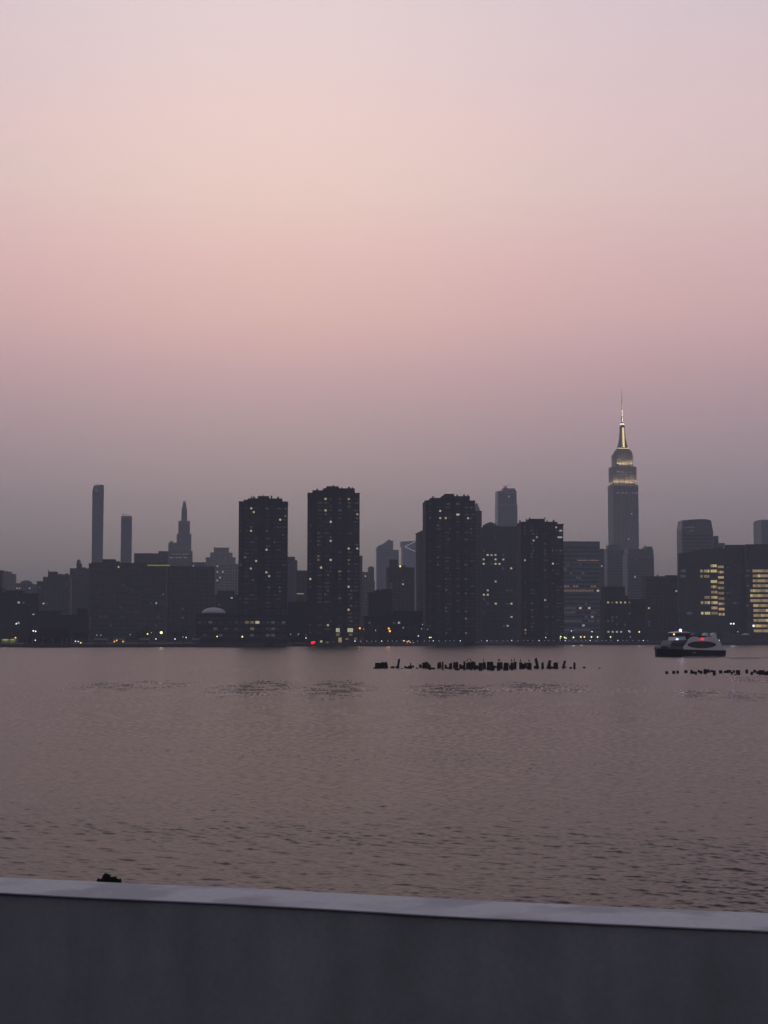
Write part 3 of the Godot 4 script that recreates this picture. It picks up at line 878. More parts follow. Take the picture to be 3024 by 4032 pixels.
	building("brick_block", "dark block with a row of small warm windows near its roof below the spire tower", "building", 1400, 6, 0.5, M.brown_brick, [[2364, 2540, 2362], [2368, 2461, 2309, 0, 0.7], [2461, 2472, 2344, 0, 0.5]], {"grid": apt, "deep": 36.0,
		"lit": [["G", "w", 692, 1325, 715, 1325, 800, 1325, 818, 1325, 898, 1325, 915, 1325], ["G", "m", 740, 1325, 860, 1328, 968, 1326, 990, 1325], ["G", "d", 725, 1515, 815, 1518, 970, 1468, 725, 1578, 675, 1578, 815, 1640, 912, 1640], ["G", "c", 610, 1727, 640, 1727, 672, 1725, 752, 1725, 816, 1728, 855, 1727, 988, 1725], ["G", "d", 565, 1728, 892, 1728]]})
	building("brick_block", "plain brownish block with three small warm windows beside the curved-top tower", "building", 1500, 6, 0.4, M.red_brick, [[2528, 2676, 2272], [2588, 2594, 2262, 0, 0.1, "bulkhead"], [2620, 2672, 2264, 0, 0.6]], {"grid": apt, "deep": 34.0, "lit": [["G", "y", 1175, 1392, 1225, 1392, 1275, 1392], ["G", "d", 1177, 1580, 1177, 1637], ["H", "c", 397, 1158]]})
	curved_tower()
	hospital_right()
	b = building("glass_tower", "hazy blue glass tower cut by the photo's edge behind the lit hospital", "tower", 2600, 6, 0.8, M.pale_glass, [[2971, 3110, 2052], [2976, 3105, 2046, 0, 0.9]], {"grid": slot})

func ball(r: float) -> Mesh:
	var s := Shape.new()
	var prof := []
	for k in 9:
		var a := PI * k / 8.0 - PI / 2
		prof.append([maxf(cos(a) * r, 0.001), sin(a) * r])
	s.lathe(Vector3.ZERO, prof, 12)
	return s.mesh()

# slim tower that flares outwards as it rises, its top cut back on one side
func slender() -> Node3D:
	var d := 2458.0
	var c := at(383, 2200, d + 10)
	var root := thing("slender_tower", "tallest slim tower on the skyline, flaring wider towards its chamfered top", "tower", Vector3(c.x, LAND, c.z), deg_to_rad(9.0))
	var k := d / F
	var h := at(385, 1932, d).y - LAND
	var h2 := at(385, 1909, d).y - LAND
	var s := Shape.new()
	s.frustum(0, 0, 0, h, 40 * k, 16, 44.5 * k, 18)
	s.slab([Vector2(-22 * k, h), Vector2(22.2 * k, h), Vector2(22.0 * k, h2), Vector2(-17 * k, h2 - 1.0), Vector2(-19 * k, h2 - 4)], -8.6, 8.6)
	put(root, "wall", s.mesh(), M.pale_glass)
	var fins := Shape.new()
	for i in 9:
		var t := i / 8.0 - 0.5
		fins.quad(Vector3(t * 39 * k - 0.35, 0, 8.3), Vector3(t * 39 * k + 0.35, 0, 8.3), Vector3(t * 43 * k + 0.35, h, 9.3), Vector3(t * 43 * k - 0.35, h, 9.3))
	put(root, "mullion", fins.mesh(), M.curtain)
	for i in 58:
		if i % 3 == 0:
			var y := 30.0 + i * 3.4
			var f := Shape.new()
			var w := lerpf(40, 44.5, y / h) * k
			var z := lerpf(8, 9, y / h)
			f.box(Vector3(-w / 2 - 0.1, y, z - 0.3), Vector3(w / 2 + 0.1, y + 0.7, z + 0.12))
			put(root, "floor_band", f.mesh(), M.curtain)
	var bits := Shape.new()
	bits.box(Vector3(-2.5, h2 - 1, -2), Vector3(-1.0, h2 + 2.2, 2))
	bits.box(Vector3(2.0, h2 - 1, -3), Vector3(7.0, h2 + 1.2, 3))
	put(root, "roof_plant", bits.mesh(), M.dark_metal)
	put(root, "warning_light", ball(0.55), glow(Color(1.0, 0.7, 0.7), 1.6), Vector3(6.3, h2 + 2.2, 2))
	put(root, "lamp", ball(0.8), M.c, local(root, 379, 1931, d, 9.6))
	return root

# stone clock-tower shape: wide shaft, narrower upper shaft, slim lantern; two rows of lamps low down
func metlife() -> void:
	var d := 2503.0
	var fine := {"fh": 4.2, "cw": 4.0, "ww": 1.8, "wh": 2.2}
	var root := building("pinnacle_tower", "hazy stone tower tapering in steps to a slim pinnacle above two rows of lamps", "tower", d, 6, 0.9, M.limestone, [[694, 752, 2103], [700, 746, 2051, 0, 0.85], [662, 696, 2136, 2300, 0.6, "wing"], [668, 680, 2130, 2136, 0.2, "bulkhead"]], {"grid": fine})
	var k := d / F
	var y0 := at(723, 2051, d).y - LAND
	var ys := func(py): return at(723, py, d).y - LAND
	var s := Shape.new()
	s.frustum(0, 0, y0, ys.call(2042), 24.5 * k, 9.4, 23 * k, 9)
	s.frustum(0, 0, ys.call(2042), ys.call(2006), 23 * k, 9, 20.5 * k, 8)
	s.frustum(0, 0, ys.call(2006), ys.call(1988), 20.5 * k, 8, 14.5 * k, 5.6)
	s.frustum(0, 0, ys.call(1988), ys.call(1976), 13 * k, 5, 11.5 * k, 4.4)
	put(root, "spire", s.mesh(), M.limestone)
	var l := Shape.new()
	for i in 6:
		var a := TAU * i / 6
		l.tube([Vector3(cos(a) * 1.7, ys.call(1976), sin(a) * 1.7), Vector3(cos(a) * 1.7, ys.call(1971.5), sin(a) * 1.7)], [0.35, 0.35], 5)
	l.lathe(Vector3(0, ys.call(1971.5), 0), [[2.3, 0], [1.6, 0.5], [0.1, 0.9]], 10)
	put(root, "lantern", l.mesh(), M.limestone)
	for i in 4:
		var band := Shape.new()
		var y: float = ys.call(2040.0 - i * 11.0)
		var w := (23.2 - i * 0.7) * k
		band.box(Vector3(-w / 2, y, -w / 2), Vector3(w / 2, y + 0.8, w / 2))
		put(root, "cornice", band.mesh(), M.tan_stone)
	# a lower wing in front that carries the lamp rows
	var b := building("office_block", "hazy low stone block with two rows of white lamps under the pinnacle tower", "building", 2440, 6, 0.5, M.tan_stone, [[655, 757, 2172], [690, 745, 2168, 0, 0.6, "bulkhead"]], {"grid": fine, "deep": 40.0})
	for x in [683, 728, 753, 799, 822, 846]:
		put(b, "lamp", ball(0.6), M.c, local(b, 450 + x / 2.95, 2181.5, 2440, b.get_meta("depth") / 2.0 + 0.8))
	for x in [628, 652, 674, 720, 745, 767, 815, 837]:
		put(b, "lamp", ball(0.6 if x in [628, 745] else 0.7), M.c, local(b, 450 + x / 2.95, 2195.5, 2440, b.get_meta("depth") / 2.0 + 0.8))

# low terraced riverside building with a white air dome on its roof
func school() -> void:
	var d := 1045.0
	var root := building("terraced_building", "long low terraced riverside building with dim windows and banded floors", "building", d, 4, 0.16, M.dark_concrete, [[772, 1132, 2436], [776, 1128, 2416, 0, 0.9]], {"deep": 26.0, "grid": {"fh": 4.2, "cw": 3.4, "ww": 2.6, "wh": 1.7, "start": 4.6}, "nodes": true,
		"lit": [["C", "m", 242, 1765, 260, 1765, 255, 1832], ["C", "y", 355, 1763], ["C", "d", 540, 1763, 620, 1767, 635, 1767, 490, 1770, 520, 1830, 497, 1893, 430, 1895, 252, 1897, 315, 1765], ["B", "d", 1143, 1762, 1190, 1822, 1205, 1822, 1215, 1900]]})
	var D: float = root.get_meta("depth")
	for i in 4:
		var band := Shape.new()
		var y := 4.2 * i + 3.3
		var hw: float = 360.0 * d / F / 2.0
		band.box(Vector3(-hw - 0.2, y, D / 2 - 0.1), Vector3(hw + 0.2, y + 0.9, D / 2 + 0.9 - 0.15 * i))
		put(root, "balcony_parapet", band.mesh(), M.grey_brick)
	var box := Shape.new()
	var c := local(root, 1050, 2413, d + 8, -2.0)
	var r := []
	for k in 9:
		var a := PI / 2 * k / 8
		r.append(Vector2(c.x + 2.9 + sin(a) * 1.4, c.y + 2.9 + cos(a) * 1.4))
	for k in 9:
		var a := PI / 2 * k / 8
		r.append(Vector2(c.x - 2.9 - cos(a) * 1.4, c.y + 2.9 + sin(a) * 1.4))
	r.append(Vector2(c.x - 4.3, c.y - 0.6))
	r.append(Vector2(c.x + 4.3, c.y - 0.6))
	r.reverse()
	box.slab(r, -5.0, 1.5)
	put(root, "rooftop_hall", box.mesh(), M.white_membrane.duplicate())
	root.get_node("rooftop_hall").material_override = matte(Color(0.2, 0.2, 0.2), 0.8)
	var dp := at(841.5, 2413, d + 12)
	var bub := thing("white_dome", "pale smooth air-supported dome on the roof of the low terraced building", "dome", Vector3(dp.x, dp.y, dp.z))
	dome(bub, "membrane", Vector3.ZERO, 46.0 * (d + 12) / F, 21.0 * (d + 12) / F, M.white_membrane)
	var curb := Shape.new()
	curb.lathe(Vector3(0, -0.6, 0), [[7.9, 0.0], [7.9, 0.55], [7.5, 0.6]], 28)
	put(bub, "ring_kerb", curb.mesh(), M.concrete)

# blue glass tower with a slanting, rising top and lower annex
func slant_tower() -> void:
	var d := 3000.0
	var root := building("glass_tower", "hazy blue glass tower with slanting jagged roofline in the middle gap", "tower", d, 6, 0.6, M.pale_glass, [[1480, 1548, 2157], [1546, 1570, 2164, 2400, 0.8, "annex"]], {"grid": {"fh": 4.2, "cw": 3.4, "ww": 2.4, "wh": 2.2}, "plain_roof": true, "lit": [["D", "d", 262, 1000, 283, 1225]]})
	var s := Shape.new()
	var p := []
	for q in [[1480, 2157.5], [1546, 2157.5], [1546, 2127], [1543, 2131], [1538, 2130], [1531, 2124], [1526, 2129], [1521, 2131], [1514, 2138], [1500, 2145], [1488, 2150]]:
		var l := local(root, q[0], q[1], d, 0.0)
		p.append(Vector2(l.x, maxf(l.y, root.get_meta("top"))))
	p.sort_custom(func(_a, _b): return false)
	s.slab(p, -9.0, 9.0)
	put(root, "slanted_crown", s.mesh(), M.pale_glass)

# very far faceted tower with glowing edges
func facet_tower() -> void:
	var d := 4500.0
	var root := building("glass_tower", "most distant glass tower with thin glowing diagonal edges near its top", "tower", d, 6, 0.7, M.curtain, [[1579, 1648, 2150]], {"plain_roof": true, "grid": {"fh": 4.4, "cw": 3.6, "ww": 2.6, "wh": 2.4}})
	var D: float = root.get_meta("depth")
	var s := Shape.new()
	var p := []
	for q in [[1579, 2151], [1648, 2151], [1648, 2128], [1623, 2130], [1600, 2131], [1580, 2132]]:
		var l := local(root, q[0], q[1], d, D / 2)
		p.append(Vector2(l.x, l.y))
	s.slab(p, -D / 2 + 0.5, D / 2 - 0.4)
	put(root, "crown", s.mesh(), M.curtain)
	for e in [[1594, 2153, 1635, 2171], [1594, 2153, 1635, 2132]]:
		var t := Shape.new()
		t.tube([local(root, e[0], e[1], d, D / 2 + 0.6), local(root, e[2], e[3], d, D / 2 + 0.6)], [0.7, 0.7], 5)
		put(root, "edge_light", t.mesh(), glow(Color(0.78, 0.78, 0.88), 0.9))

func wedge_slab() -> void:
	var d := 1600.0
	var root := building("apartment_block", "plain dark slab with a sloping roof edge tucked behind a brick tower", "building", d, 6, 0.5, M.grey_brick, [[1637, 1690, 2101]], {"plain_roof": true, "grid": {"fh": 3.4, "cw": 4.0, "ww": 1.4, "wh": 1.4}})
	var s := Shape.new()
	var a := local(root, 1637.5, 2100, d, 0.0)
	var b := local(root, 1689, 2075, d, 0.0)
	var t: float = root.get_meta("top")
	s.slab([Vector2(a.x, t), Vector2(b.x, t), Vector2(b.x, b.y), Vector2(a.x, t + 0.4)], -7.0, 6.6)
	put(root, "sloping_roof", s.mesh(), M.grey_brick)

# unfinished tower with a luffing crane on top
func crane_tower() -> void:
	var d := 2750.0
	var root := building("crane_topped_tower", "hazy blue-grey tower with a construction crane leaning on its roof", "tower", d, 6, 0.8, M.pale_glass, [[1950, 2039, 1987], [1951, 2036, 1933, 0, 0.94], [1975, 2030, 1922, 1933, 0.8], [1981, 2000, 1918, 1922, 0.5, "bulkhead"], [2022, 2033, 1928, 1933, 0.4, "bulkhead"]], {"grid": {"fh": 3.8, "cw": 2.9, "ww": 1.9, "wh": 2.4}, "lit": [["E", "c", 447, 297], ["E", "d", 520, 463, 405, 375]]})
	var a := local(root, 1990, 1919, d, 0.0)
	var b := local(root, 2008, 1907, d, 0.0)
	var s := Shape.new()
	s.tube([a + Vector3(0, -2, 0), a + Vector3(0, 2, 0)], [0.7, 0.6], 5)
	s.tube([a + Vector3(0, 1, 0), b], [0.6, 0.35], 5)
	s.tube([a + Vector3(0, 1, 0), a + Vector3(-4, 2.5, 0)], [0.6, 0.6], 5)
	put(root, "crane", s.mesh(), M.dark_metal)
	put(root, "warning_light", ball(0.6), glow(Color(1.0, 0.6, 0.55), 1.6), local(root, 1974.5, 1917, d, 4.0))
	put(root, "warning_light", ball(0.45), glow(Color(1.0, 0.6, 0.55), 1.2), local(root, 2001, 1921, d, 4.0))

# the tall stone tower with setbacks, floodlit crown, mooring mast and antenna
func empire() -> void:
	var d := 2854.0
	var stone: Material = M.limestone
	var g := {"fh": 3.75, "cw": 3.1, "ww": 1.5, "wh": 2.5, "start": 1.2, "crown": 0.6}
	var root := building("spire_tower", "tall stone skyscraper with floodlit golden crown, glowing mast and long antenna", "tower", d, 6, 0.75, stone,
		[[2396, 2516, 1911], [2400, 2508, 1836, 0, 0.88], [2412, 2494, 1786, 1836, 0.74]], {"grid": g, "deep": 44.0,
		"lit": [["F", "c", 390, 1293, 432, 1293, 457, 1293, 497, 1293, 525, 1293, 577, 1293, 608, 1293, 385, 1055, 410, 1057, 457, 1055, 543, 1550, 545, 1840, 510, 1840], ["F", "d", 520, 1055, 590, 1055, 395, 1505, 605, 1600, 605, 1455, 390, 1750, 575, 1553, 440, 1525, 430, 1560, 330, 1435]]})
	var D: float = root.get_meta("depth")
	var k := d / F
	var ys := func(py): return at(2452, py, d).y - LAND
	# ribs of stone rise between the windows of the three blocks
	for q in [[2396.0, 2516.0, 2146.0, 1911.0, 1.0], [2400.0, 2508.0, 1911.0, 1836.0, 0.88], [2412.0, 2494.0, 1836.0, 1786.0, 0.74]]:
		var w: float = ((q[1] - q[0]) * k - D * q[4] * 0.25) / 0.97
		var n := 9
		var rib := Shape.new()
		for i in n + 1:
			var x := (float(i) / n - 0.5) * (w - 1.2)
			rib.box(Vector3(x - 0.55, ys.call(q[2]), D * q[4] / 2), Vector3(x + 0.55, ys.call(q[3]) - 0.8, D * q[4] / 2 + 0.7))
		put(root, "stone_ribs", rib.mesh(), stone)
	var s := Shape.new()
	s.frustum(0, 0, ys.call(1786), ys.call(1776), 70 * k, 20, 64 * k, 18)
	s.frustum(0, 0, ys.call(1776), ys.call(1768), 64 * k, 18, 52 * k, 15)
	s.frustum(0, 0, ys.call(1768), ys.call(1764), 50 * k, 14, 48 * k, 14)
	put(root, "observation_deck", s.mesh(), stone)
	var rim := Shape.new()
	rim.box(Vector3(-23 * k, ys.call(1763), 6.6), Vector3(23 * k, ys.call(1761.5), 7.3))
	rim.box(Vector3(-19 * k, ys.call(1760), 5.6), Vector3(19 * k, ys.call(1759), 6.2))
	put(root, "deck_light", rim.mesh(), M.mast_gold)
	var mast := Shape.new()
	var prof := [[19.0, 1764], [17.5, 1752], [13.5, 1735], [11.0, 1715], [9.8, 1690], [9.2, 1680]]
	for i in prof.size() - 1:
		mast.frustum(0, 0, ys.call(prof[i][1]), ys.call(prof[i + 1][1]), prof[i][0] * 2 * k * 0.98, prof[i][0] * 1.5 * k, prof[i + 1][0] * 2 * k * 0.98, prof[i + 1][0] * 1.5 * k)
	mast.lathe(Vector3(0, ys.call(1680), 0), [[10.5 * k, 0], [10.5 * k, 2.4], [9.2 * k, 3.6], [8.0 * k, 5.4], [3.2 * k, 8.6]], 16)
	var mooring := put(root, "mooring_mast", mast.mesh(), stone)
	for i in 12:
		var pz := lerpf(12.5, 7.2, i / 11.0) * k * 1.14
		put(mooring, "mast_window", window_mesh(3.5, 2.15), M.mast_gold, Vector3(0.6, ys.call(1755.0 - i * 6.55), pz + 0.35))
	var ring := Shape.new()
	ring.lathe(Vector3(0, ys.call(1666.5), 0), [[8.6 * k, -0.7], [8.8 * k, 0.0], [7.6 * k, 1.0], [4.2 * k, 1.8]], 16)
	put(root, "beacon_ring", ring.mesh(), M.mast_white)
	var ant := Shape.new()
	ant.tube([Vector3(0, ys.call(1664), 0), Vector3(0, ys.call(1660), 0), Vector3(0, ys.call(1638), 0), Vector3(0, ys.call(1635), 0), Vector3(0, ys.call(1612), 0), Vector3(0, ys.call(1580), 0), Vector3(0, ys.call(1550), 0), Vector3(0, ys.call(1528), 0)], [4.0 * k, 4.2 * k, 4.0 * k, 2.4 * k, 2.0 * k, 1.5 * k, 0.8 * k, 0.35 * k], 8)
	var aerial := put(root, "antenna", ant.mesh(), M.steel)
	for y in [1655, 1650, 1645, 1640, 1632, 1627, 1621, 1616, 1611, 1602, 1594, 1585]:
		put(aerial, "antenna_light", ball(1.9 * k if y > 1605 else 1.5 * k), M.mast_white, Vector3(0, ys.call(y), 5.0 * k if y > 1637 else 3.4 * k))
	# floodlights on the two ledges wash the stone above them
	for q in [[1911.0, 2400.0, 2508.0, 0.88, 9, 420.0], [1836.0, 2412.0, 2494.0, 0.74, 6, 360.0]]:
		var y: float = ys.call(q[0]) + 1.0
		var w: float = ((q[2] - q[1]) * k - D * q[3] * 0.25) / 0.97
		for i in int(q[4]):
			var x: float = ((i + 0.5) / q[4] - 0.5) * w
			flood(root, Vector3(x, y, D * q[3] / 2 + 1.9), q[5], Vector3(0, 1, -0.16))
		for i in 2:
			flood(root, Vector3(-w / 2 - 1.5, y, (i - 0.5) * D * q[3] * 0.5), q[5], Vector3(0.16, 1, 0))

func flood(root: Node3D, p: Vector3, energy: float, dir: Vector3) -> void:
	put(root, "floodlight", window_mesh(0.9, 0.5), M.mast_gold, p)
	var l := SpotLight3D.new()
	l.name = "flood"
	l.light_color = Color(1.0, 0.87, 0.68)
	l.light_energy = energy
	l.spot_range = 90.0
	l.spot_angle = 32.0
	l.spot_attenuation = 2.0
	l.light_size = 0.4
	l.shadow_enabled = true
	root.add_child(l, true)
	l.position = p + Vector3(0, 0.5, 0)
	l.basis = Basis.looking_at(dir.normalized(), Vector3(0, 0, 1) if absf(dir.z) < 0.05 else Vector3(1, 0, 0))

func curved_tower() -> void:
	var d := 1900.0
	var root := building("office_tower", "dark office tower with a gently curved tapering top and dim lit upper floor", "tower", d, 4, 0.6, M.curtain, [[2668, 2810, 2090], [2805, 2832, 2109, 2400, 0.8, "wing"], [2805, 2857, 2137, 2400, 0.7, "wing"]], {"plain_roof": true, "deep": 40.0, "grid": {"fh": 4.2, "cw": 3.8, "ww": 2.8, "wh": 2.1}})
	var D: float = root.get_meta("depth")
	var t: float = root.get_meta("top")
	var W: float = root.get_meta("w")
	var p := [Vector2(-W / 2 + 0.02, t), Vector2(W / 2 - 0.02, t)]
	for q in [[2805, 2070], [2802, 2050], [2785, 2044.5], [2755, 2043.5], [2720, 2045], [2690, 2047.5], [2673, 2048.5], [2672, 2062], [2668.5, 2082]]:
		var l := local(root, q[0], q[1], d, D / 2)
		p.append(Vector2(((q[0] - 2668.0) / 142.0 - 0.5) * W, l.y))
	var s := Shape.new()
	s.slab(p, -D / 2 + 0.02, D / 2 - 0.02)
	put(root, "curved_crown", s.mesh(), M.curtain)
	for q in [[2695, 2079, 8], [2707, 2077.5, 9], [2719, 2076.5, 9], [2731, 2075.5, 9], [2715, 2091, 7], [2727, 2090, 10]]:
		put(root, "window", window_mesh(q[2] * d / F, 0.9), M.m, local(root, q[0], q[1], d, D / 2 + 0.1))

# large hospital on the right: dark glazed wing, lit bays, and a wing with lit ribbon windows
func hospital_right() -> void:
	var d := 1420.0
	var z := func(x): return 2560.0 + x / 3.567
	var zy := func(y): return 2000.0 + y / 3.567
	var root := building("hospital_block", "big dark hospital block with a cluster of lit office bays", "building", d, -6, 0.25, M.dark_curtain, [[2669, 2934, 2178], [2760, 2934, 2160, 0, 0.9], [2850, 2934, 2145, 2160, 0.7]], {"deep": 34.0, "plain_roof": true})
	var D: float = root.get_meta("depth")
	var s := Shape.new()
	var ps := []
	for q in [[2670, 2178], [2762, 2178], [2762, 2162], [2750, 2166], [2700, 2176]]:
		var l := local(root, q[0], q[1], d, D / 2)
		ps.append(Vector2(l.x, l.y))
	s.slab(ps, -D / 2 + 1.0, D / 2 - 0.5)
	put(root, "sloping_roof", s.mesh(), M.dark_curtain)
	var cols := [[700, 736], [752, 830], [846, 936], [950, 1032]]
	var rows := [["-", "-", "4", "1"], ["4", "4", "4", "1"], ["2", "2", "-", "3"], ["-", "-", "4", "1"], ["-", "-", "1", "1"], ["-", "-", "1", "1"], ["-", "2", "1", "1"], ["4", "4", "4", "1"], ["-", "-", "1", "3"], ["4", "4", "2", "1"]]
	var dark_cols := [[430, 500], [515, 585], [600, 685], [1075, 1140], [1155, 1230], [1250, 1320]]
	for r in rows.size():
		var y0: float = 790.0 + 74.0 * r
		for c in cols.size():
			var skew: float = 18.0 if c == 3 else 0.0
			var n := maxi(1, int(round((cols[c][1] - cols[c][0]) / 30.0)))
			var wz: float = (cols[c][1] - cols[c][0]) / float(n)
			for i in n:
				var x: float = cols[c][0] + wz * (i + 0.5) + r * 1.6
				var code: String = rows[r][c]
				var m: Material = M.glass
				if code != "-":
					var u := rng.randf()
					m = M.t4 if code == "4" and u < 0.5 else (M.t3 if code == "3" or u < 0.12 else (M.t2 if code == "2" or u < 0.45 else M.t1))
				put(root, "window", window_mesh((wz - 3.0) / 3.567 * d / F, 38.0 / 3.567 * d / F), m, local(root, z.call(x), zy.call(y0 + 22.0 + skew), d, D / 2 + 0.06))
		for c in dark_cols:
			var lit := rng.randf() < 0.08
			put(root, "window", window_mesh((c[1] - c[0]) / 3.567 * d / F, 36.0 / 3.567 * d / F), M.d if lit else M.glass, local(root, z.call((c[0] + c[1]) / 2.0), zy.call(y0 + 22.0), d, D / 2 + 0.06))
	for q in [[1090, 840, 10, 8, "c"], [1190, 1332, 46, 24, "d"], [1100, 1292, 40, 14, "d"], [1095, 1195, 44, 18, "d"]]:
		put(root, "window", window_mesh(q[2] / 3.567 * d / F, q[3] / 3.567 * d / F), M[q[4]], local(root, z.call(q[0]), zy.call(q[1]), d, D / 2 + 0.14))
	for r in 11:
		var band := Shape.new()
		var a := local(root, z.call(400), zy.call(780 + 74.0 * r), d, D / 2)
		var b := local(root, z.call(1330), zy.call(780 + 74.0 * r), d, D / 2)
		band.box(Vector3(a.x, a.y - 0.5, D / 2 + 0.01), Vector3(b.x, a.y + 0.5, D / 2 + 0.3))
		put(root, "spandrel", band.mesh(), M.dark_curtain)
	# ribbon-window wing
	var e := 1400.0
	var wing := building("hospital_wing", "hospital wing with bright tan ribbon windows on every floor at the photo's edge", "building", e, -4, 0.3, M.grey_brick, [[2934, 3130, 2146]], {"deep": 34.0})
	var WD: float = wing.get_meta("depth")
	for r in 13:
		var y0: float = 862.0 + 69.5 * r + (8.0 if r > 10 else 0.0)
		var start := 1405.0 if r in [4, 5, 6] else 1438.0 + r * 1.5
		var x := start
		while x < 1980.0:
			var u := rng.randf()
			var m: Material = M.t1 if u < 0.5 else (M.t2 if u < 0.82 else (M.t3 if u < 0.95 else M.t4))
			put(wing, "window", window_mesh(33.0 / 3.567 * e / F, 38.0 / 3.567 * e / F), m, local(wing, z.call(x + 17.5), zy.call(y0 + 22.0), e, WD / 2 + 0.06))
			x += 35.0
		var sill := Shape.new()
		var a := local(wing, z.call(start - 4), zy.call(y0 + 45.0), e, WD / 2)
		sill.box(Vector3(a.x, a.y - 0.35, WD / 2 + 0.01), Vector3(a.x + 36.0, a.y, WD / 2 + 0.4))
		put(wing, "sill", sill.mesh(), M.concrete)
		if r in [0, 1, 2, 3, 7]:
			put(wing, "window", window_mesh(44.0 / 3.567 * e / F, 22.0 / 3.567 * e / F), M.d if r != 2 else M.blind_dark, local(wing, z.call(1370), zy.call(y0 + 22.0), e, WD / 2 + 0.06))
	put(wing, "wall_lamp", ball(0.9), M.lamp_white, local(wing, z.call(1453), zy.call(1655), e, WD / 2 + 0.8))

# ------------------------------------------------------------------ riverside
var tree_meshes := []
func make_tree_meshes() -> void:
	for k in 3:
		var r := RandomNumberGenerator.new()
		r.seed = 100 + k
		var trunk := Shape.new()
		trunk.tube([Vector3(0, -0.2, 0), Vector3(0.1, 2.2, 0), Vector3(0.0, 4.4, 0.1), Vector3(0.2, 7.5, 0)], [0.3, 0.24, 0.19, 0.05], 7)
		var clumps := []
		for i in 9:
			var a := r.randf() * TAU
			var e := Vector3(cos(a) * r.randf_range(1.2, 3.2), r.randf_range(4.6, 8.6), sin(a) * r.randf_range(1.2, 3.2))
			trunk.tube([Vector3(0.05, r.randf_range(2.6, 4.5), 0.05), e * Vector3(0.5, 0.86, 0.5), e], [0.12, 0.08, 0.03], 5)
			clumps.append([e, r.randf_range(1.1, 2.0)])
		clumps.append([Vector3(0.2, 8.8, 0), 1.6])
		var leaves := Shape.new()
		for c in clumps:
			for i in 170:
				var dir: Vector3 = Vector3(r.randfn(), r.randfn() * 0.8, r.randfn()).normalized() * c[1] * pow(r.randf(), 0.4)
				var p: Vector3 = c[0] + dir
				var u := Vector3(r.randfn(), r.randfn(), r.randfn()).normalized() * r.randf_range(0.14, 0.28)
				var w := u.cross(Vector3(r.randfn(), r.randfn(), r.randfn()).normalized()).normalized() * 0.13
				leaves.quad(p - u, p + w, p + u, p - w)
		tree_meshes.append([trunk.mesh(), leaves.mesh()])

# what a thing on the far shore stands by
func place_of(px: float) -> String:
	for q in [[290, "by the long dark shed"], [660, "in front of the wide hospital slab"], [770, "in front of the brownish hospital slab"], [1135, "in front of the terraced building"], [1208, "in the gap beside the tallest brick tower"], [1425, "at the foot of the tallest brick tower"], [1662, "in the open gap between brick towers"], [1880, "at the foot of the brick tower beside the slope-roofed slab"], [2036, "below the curved-roof block"], [2220, "at the foot of the shortest brick tower"], [2365, "below the wide glass office block"], [2530, "below the lit spire tower"]]:
		if px < q[0]:
			return q[1]
	return "near the ferry and pier building"

func tree(px: float, h: float, k: int, back := 14.0) -> void:
	var d := shore_d(px) + back
	var p := at(px, 2530, d)
	var t := thing("riverside_tree", "small dark leafy tree " + place_of(px), "tree", Vector3(p.x, LAND, p.z), k * 1.3, "trees along the far riverside")
	put(t, "trunk", tree_meshes[k % 3][0], M.bark)
	put(t, "crown", tree_meshes[k % 3][1], M.leaf)
	t.scale = Vector3.ONE * (h / 10.0)

func street_lamp(px: float, py: float, tone: String, r: float, back := 9.0) -> void:
	var d := shore_d(px) + back
	var p := at(px, py, d)
	var words := {"lamp_white": "white", "lamp_warm": "yellowish", "lamp_amber": "orange", "lamp_green": "greenish-yellow", "lamp_dim": "dim pale"}
	var t := thing("street_lamp", "%s glowing street lamp %s" % [words[tone], place_of(px)], "street lamp", Vector3(p.x, LAND, p.z), 0.0, "%s street lamps along the far shore" % words[tone])
	var h := p.y - LAND
	var s := Shape.new()
	s.tube([Vector3(0, 0, -0.35), Vector3(0, h + 0.5, -0.35), Vector3(0, h + r + 0.35, 0.0)], [0.11, 0.07, 0.05], 6)
	s.box(Vector3(-0.22, 0, -0.57), Vector3(0.22, 0.3, -0.13))
	put(t, "pole", s.mesh(), M.dark_metal)
	put(t, "lantern", ball(r * 0.75), M[tone], Vector3(0, h, 0))
	if r >= 0.75:
		var l := OmniLight3D.new()
		l.name = "lamplight"
		l.light_color = M[tone].emission
		l.light_energy = 8.0
		l.omni_range = 60.0
		l.omni_attenuation = 2.0
		l.light_size = r
		l.shadow_enabled = true
		t.add_child(l, true)
		l.position = Vector3(0, h, r + 0.15)

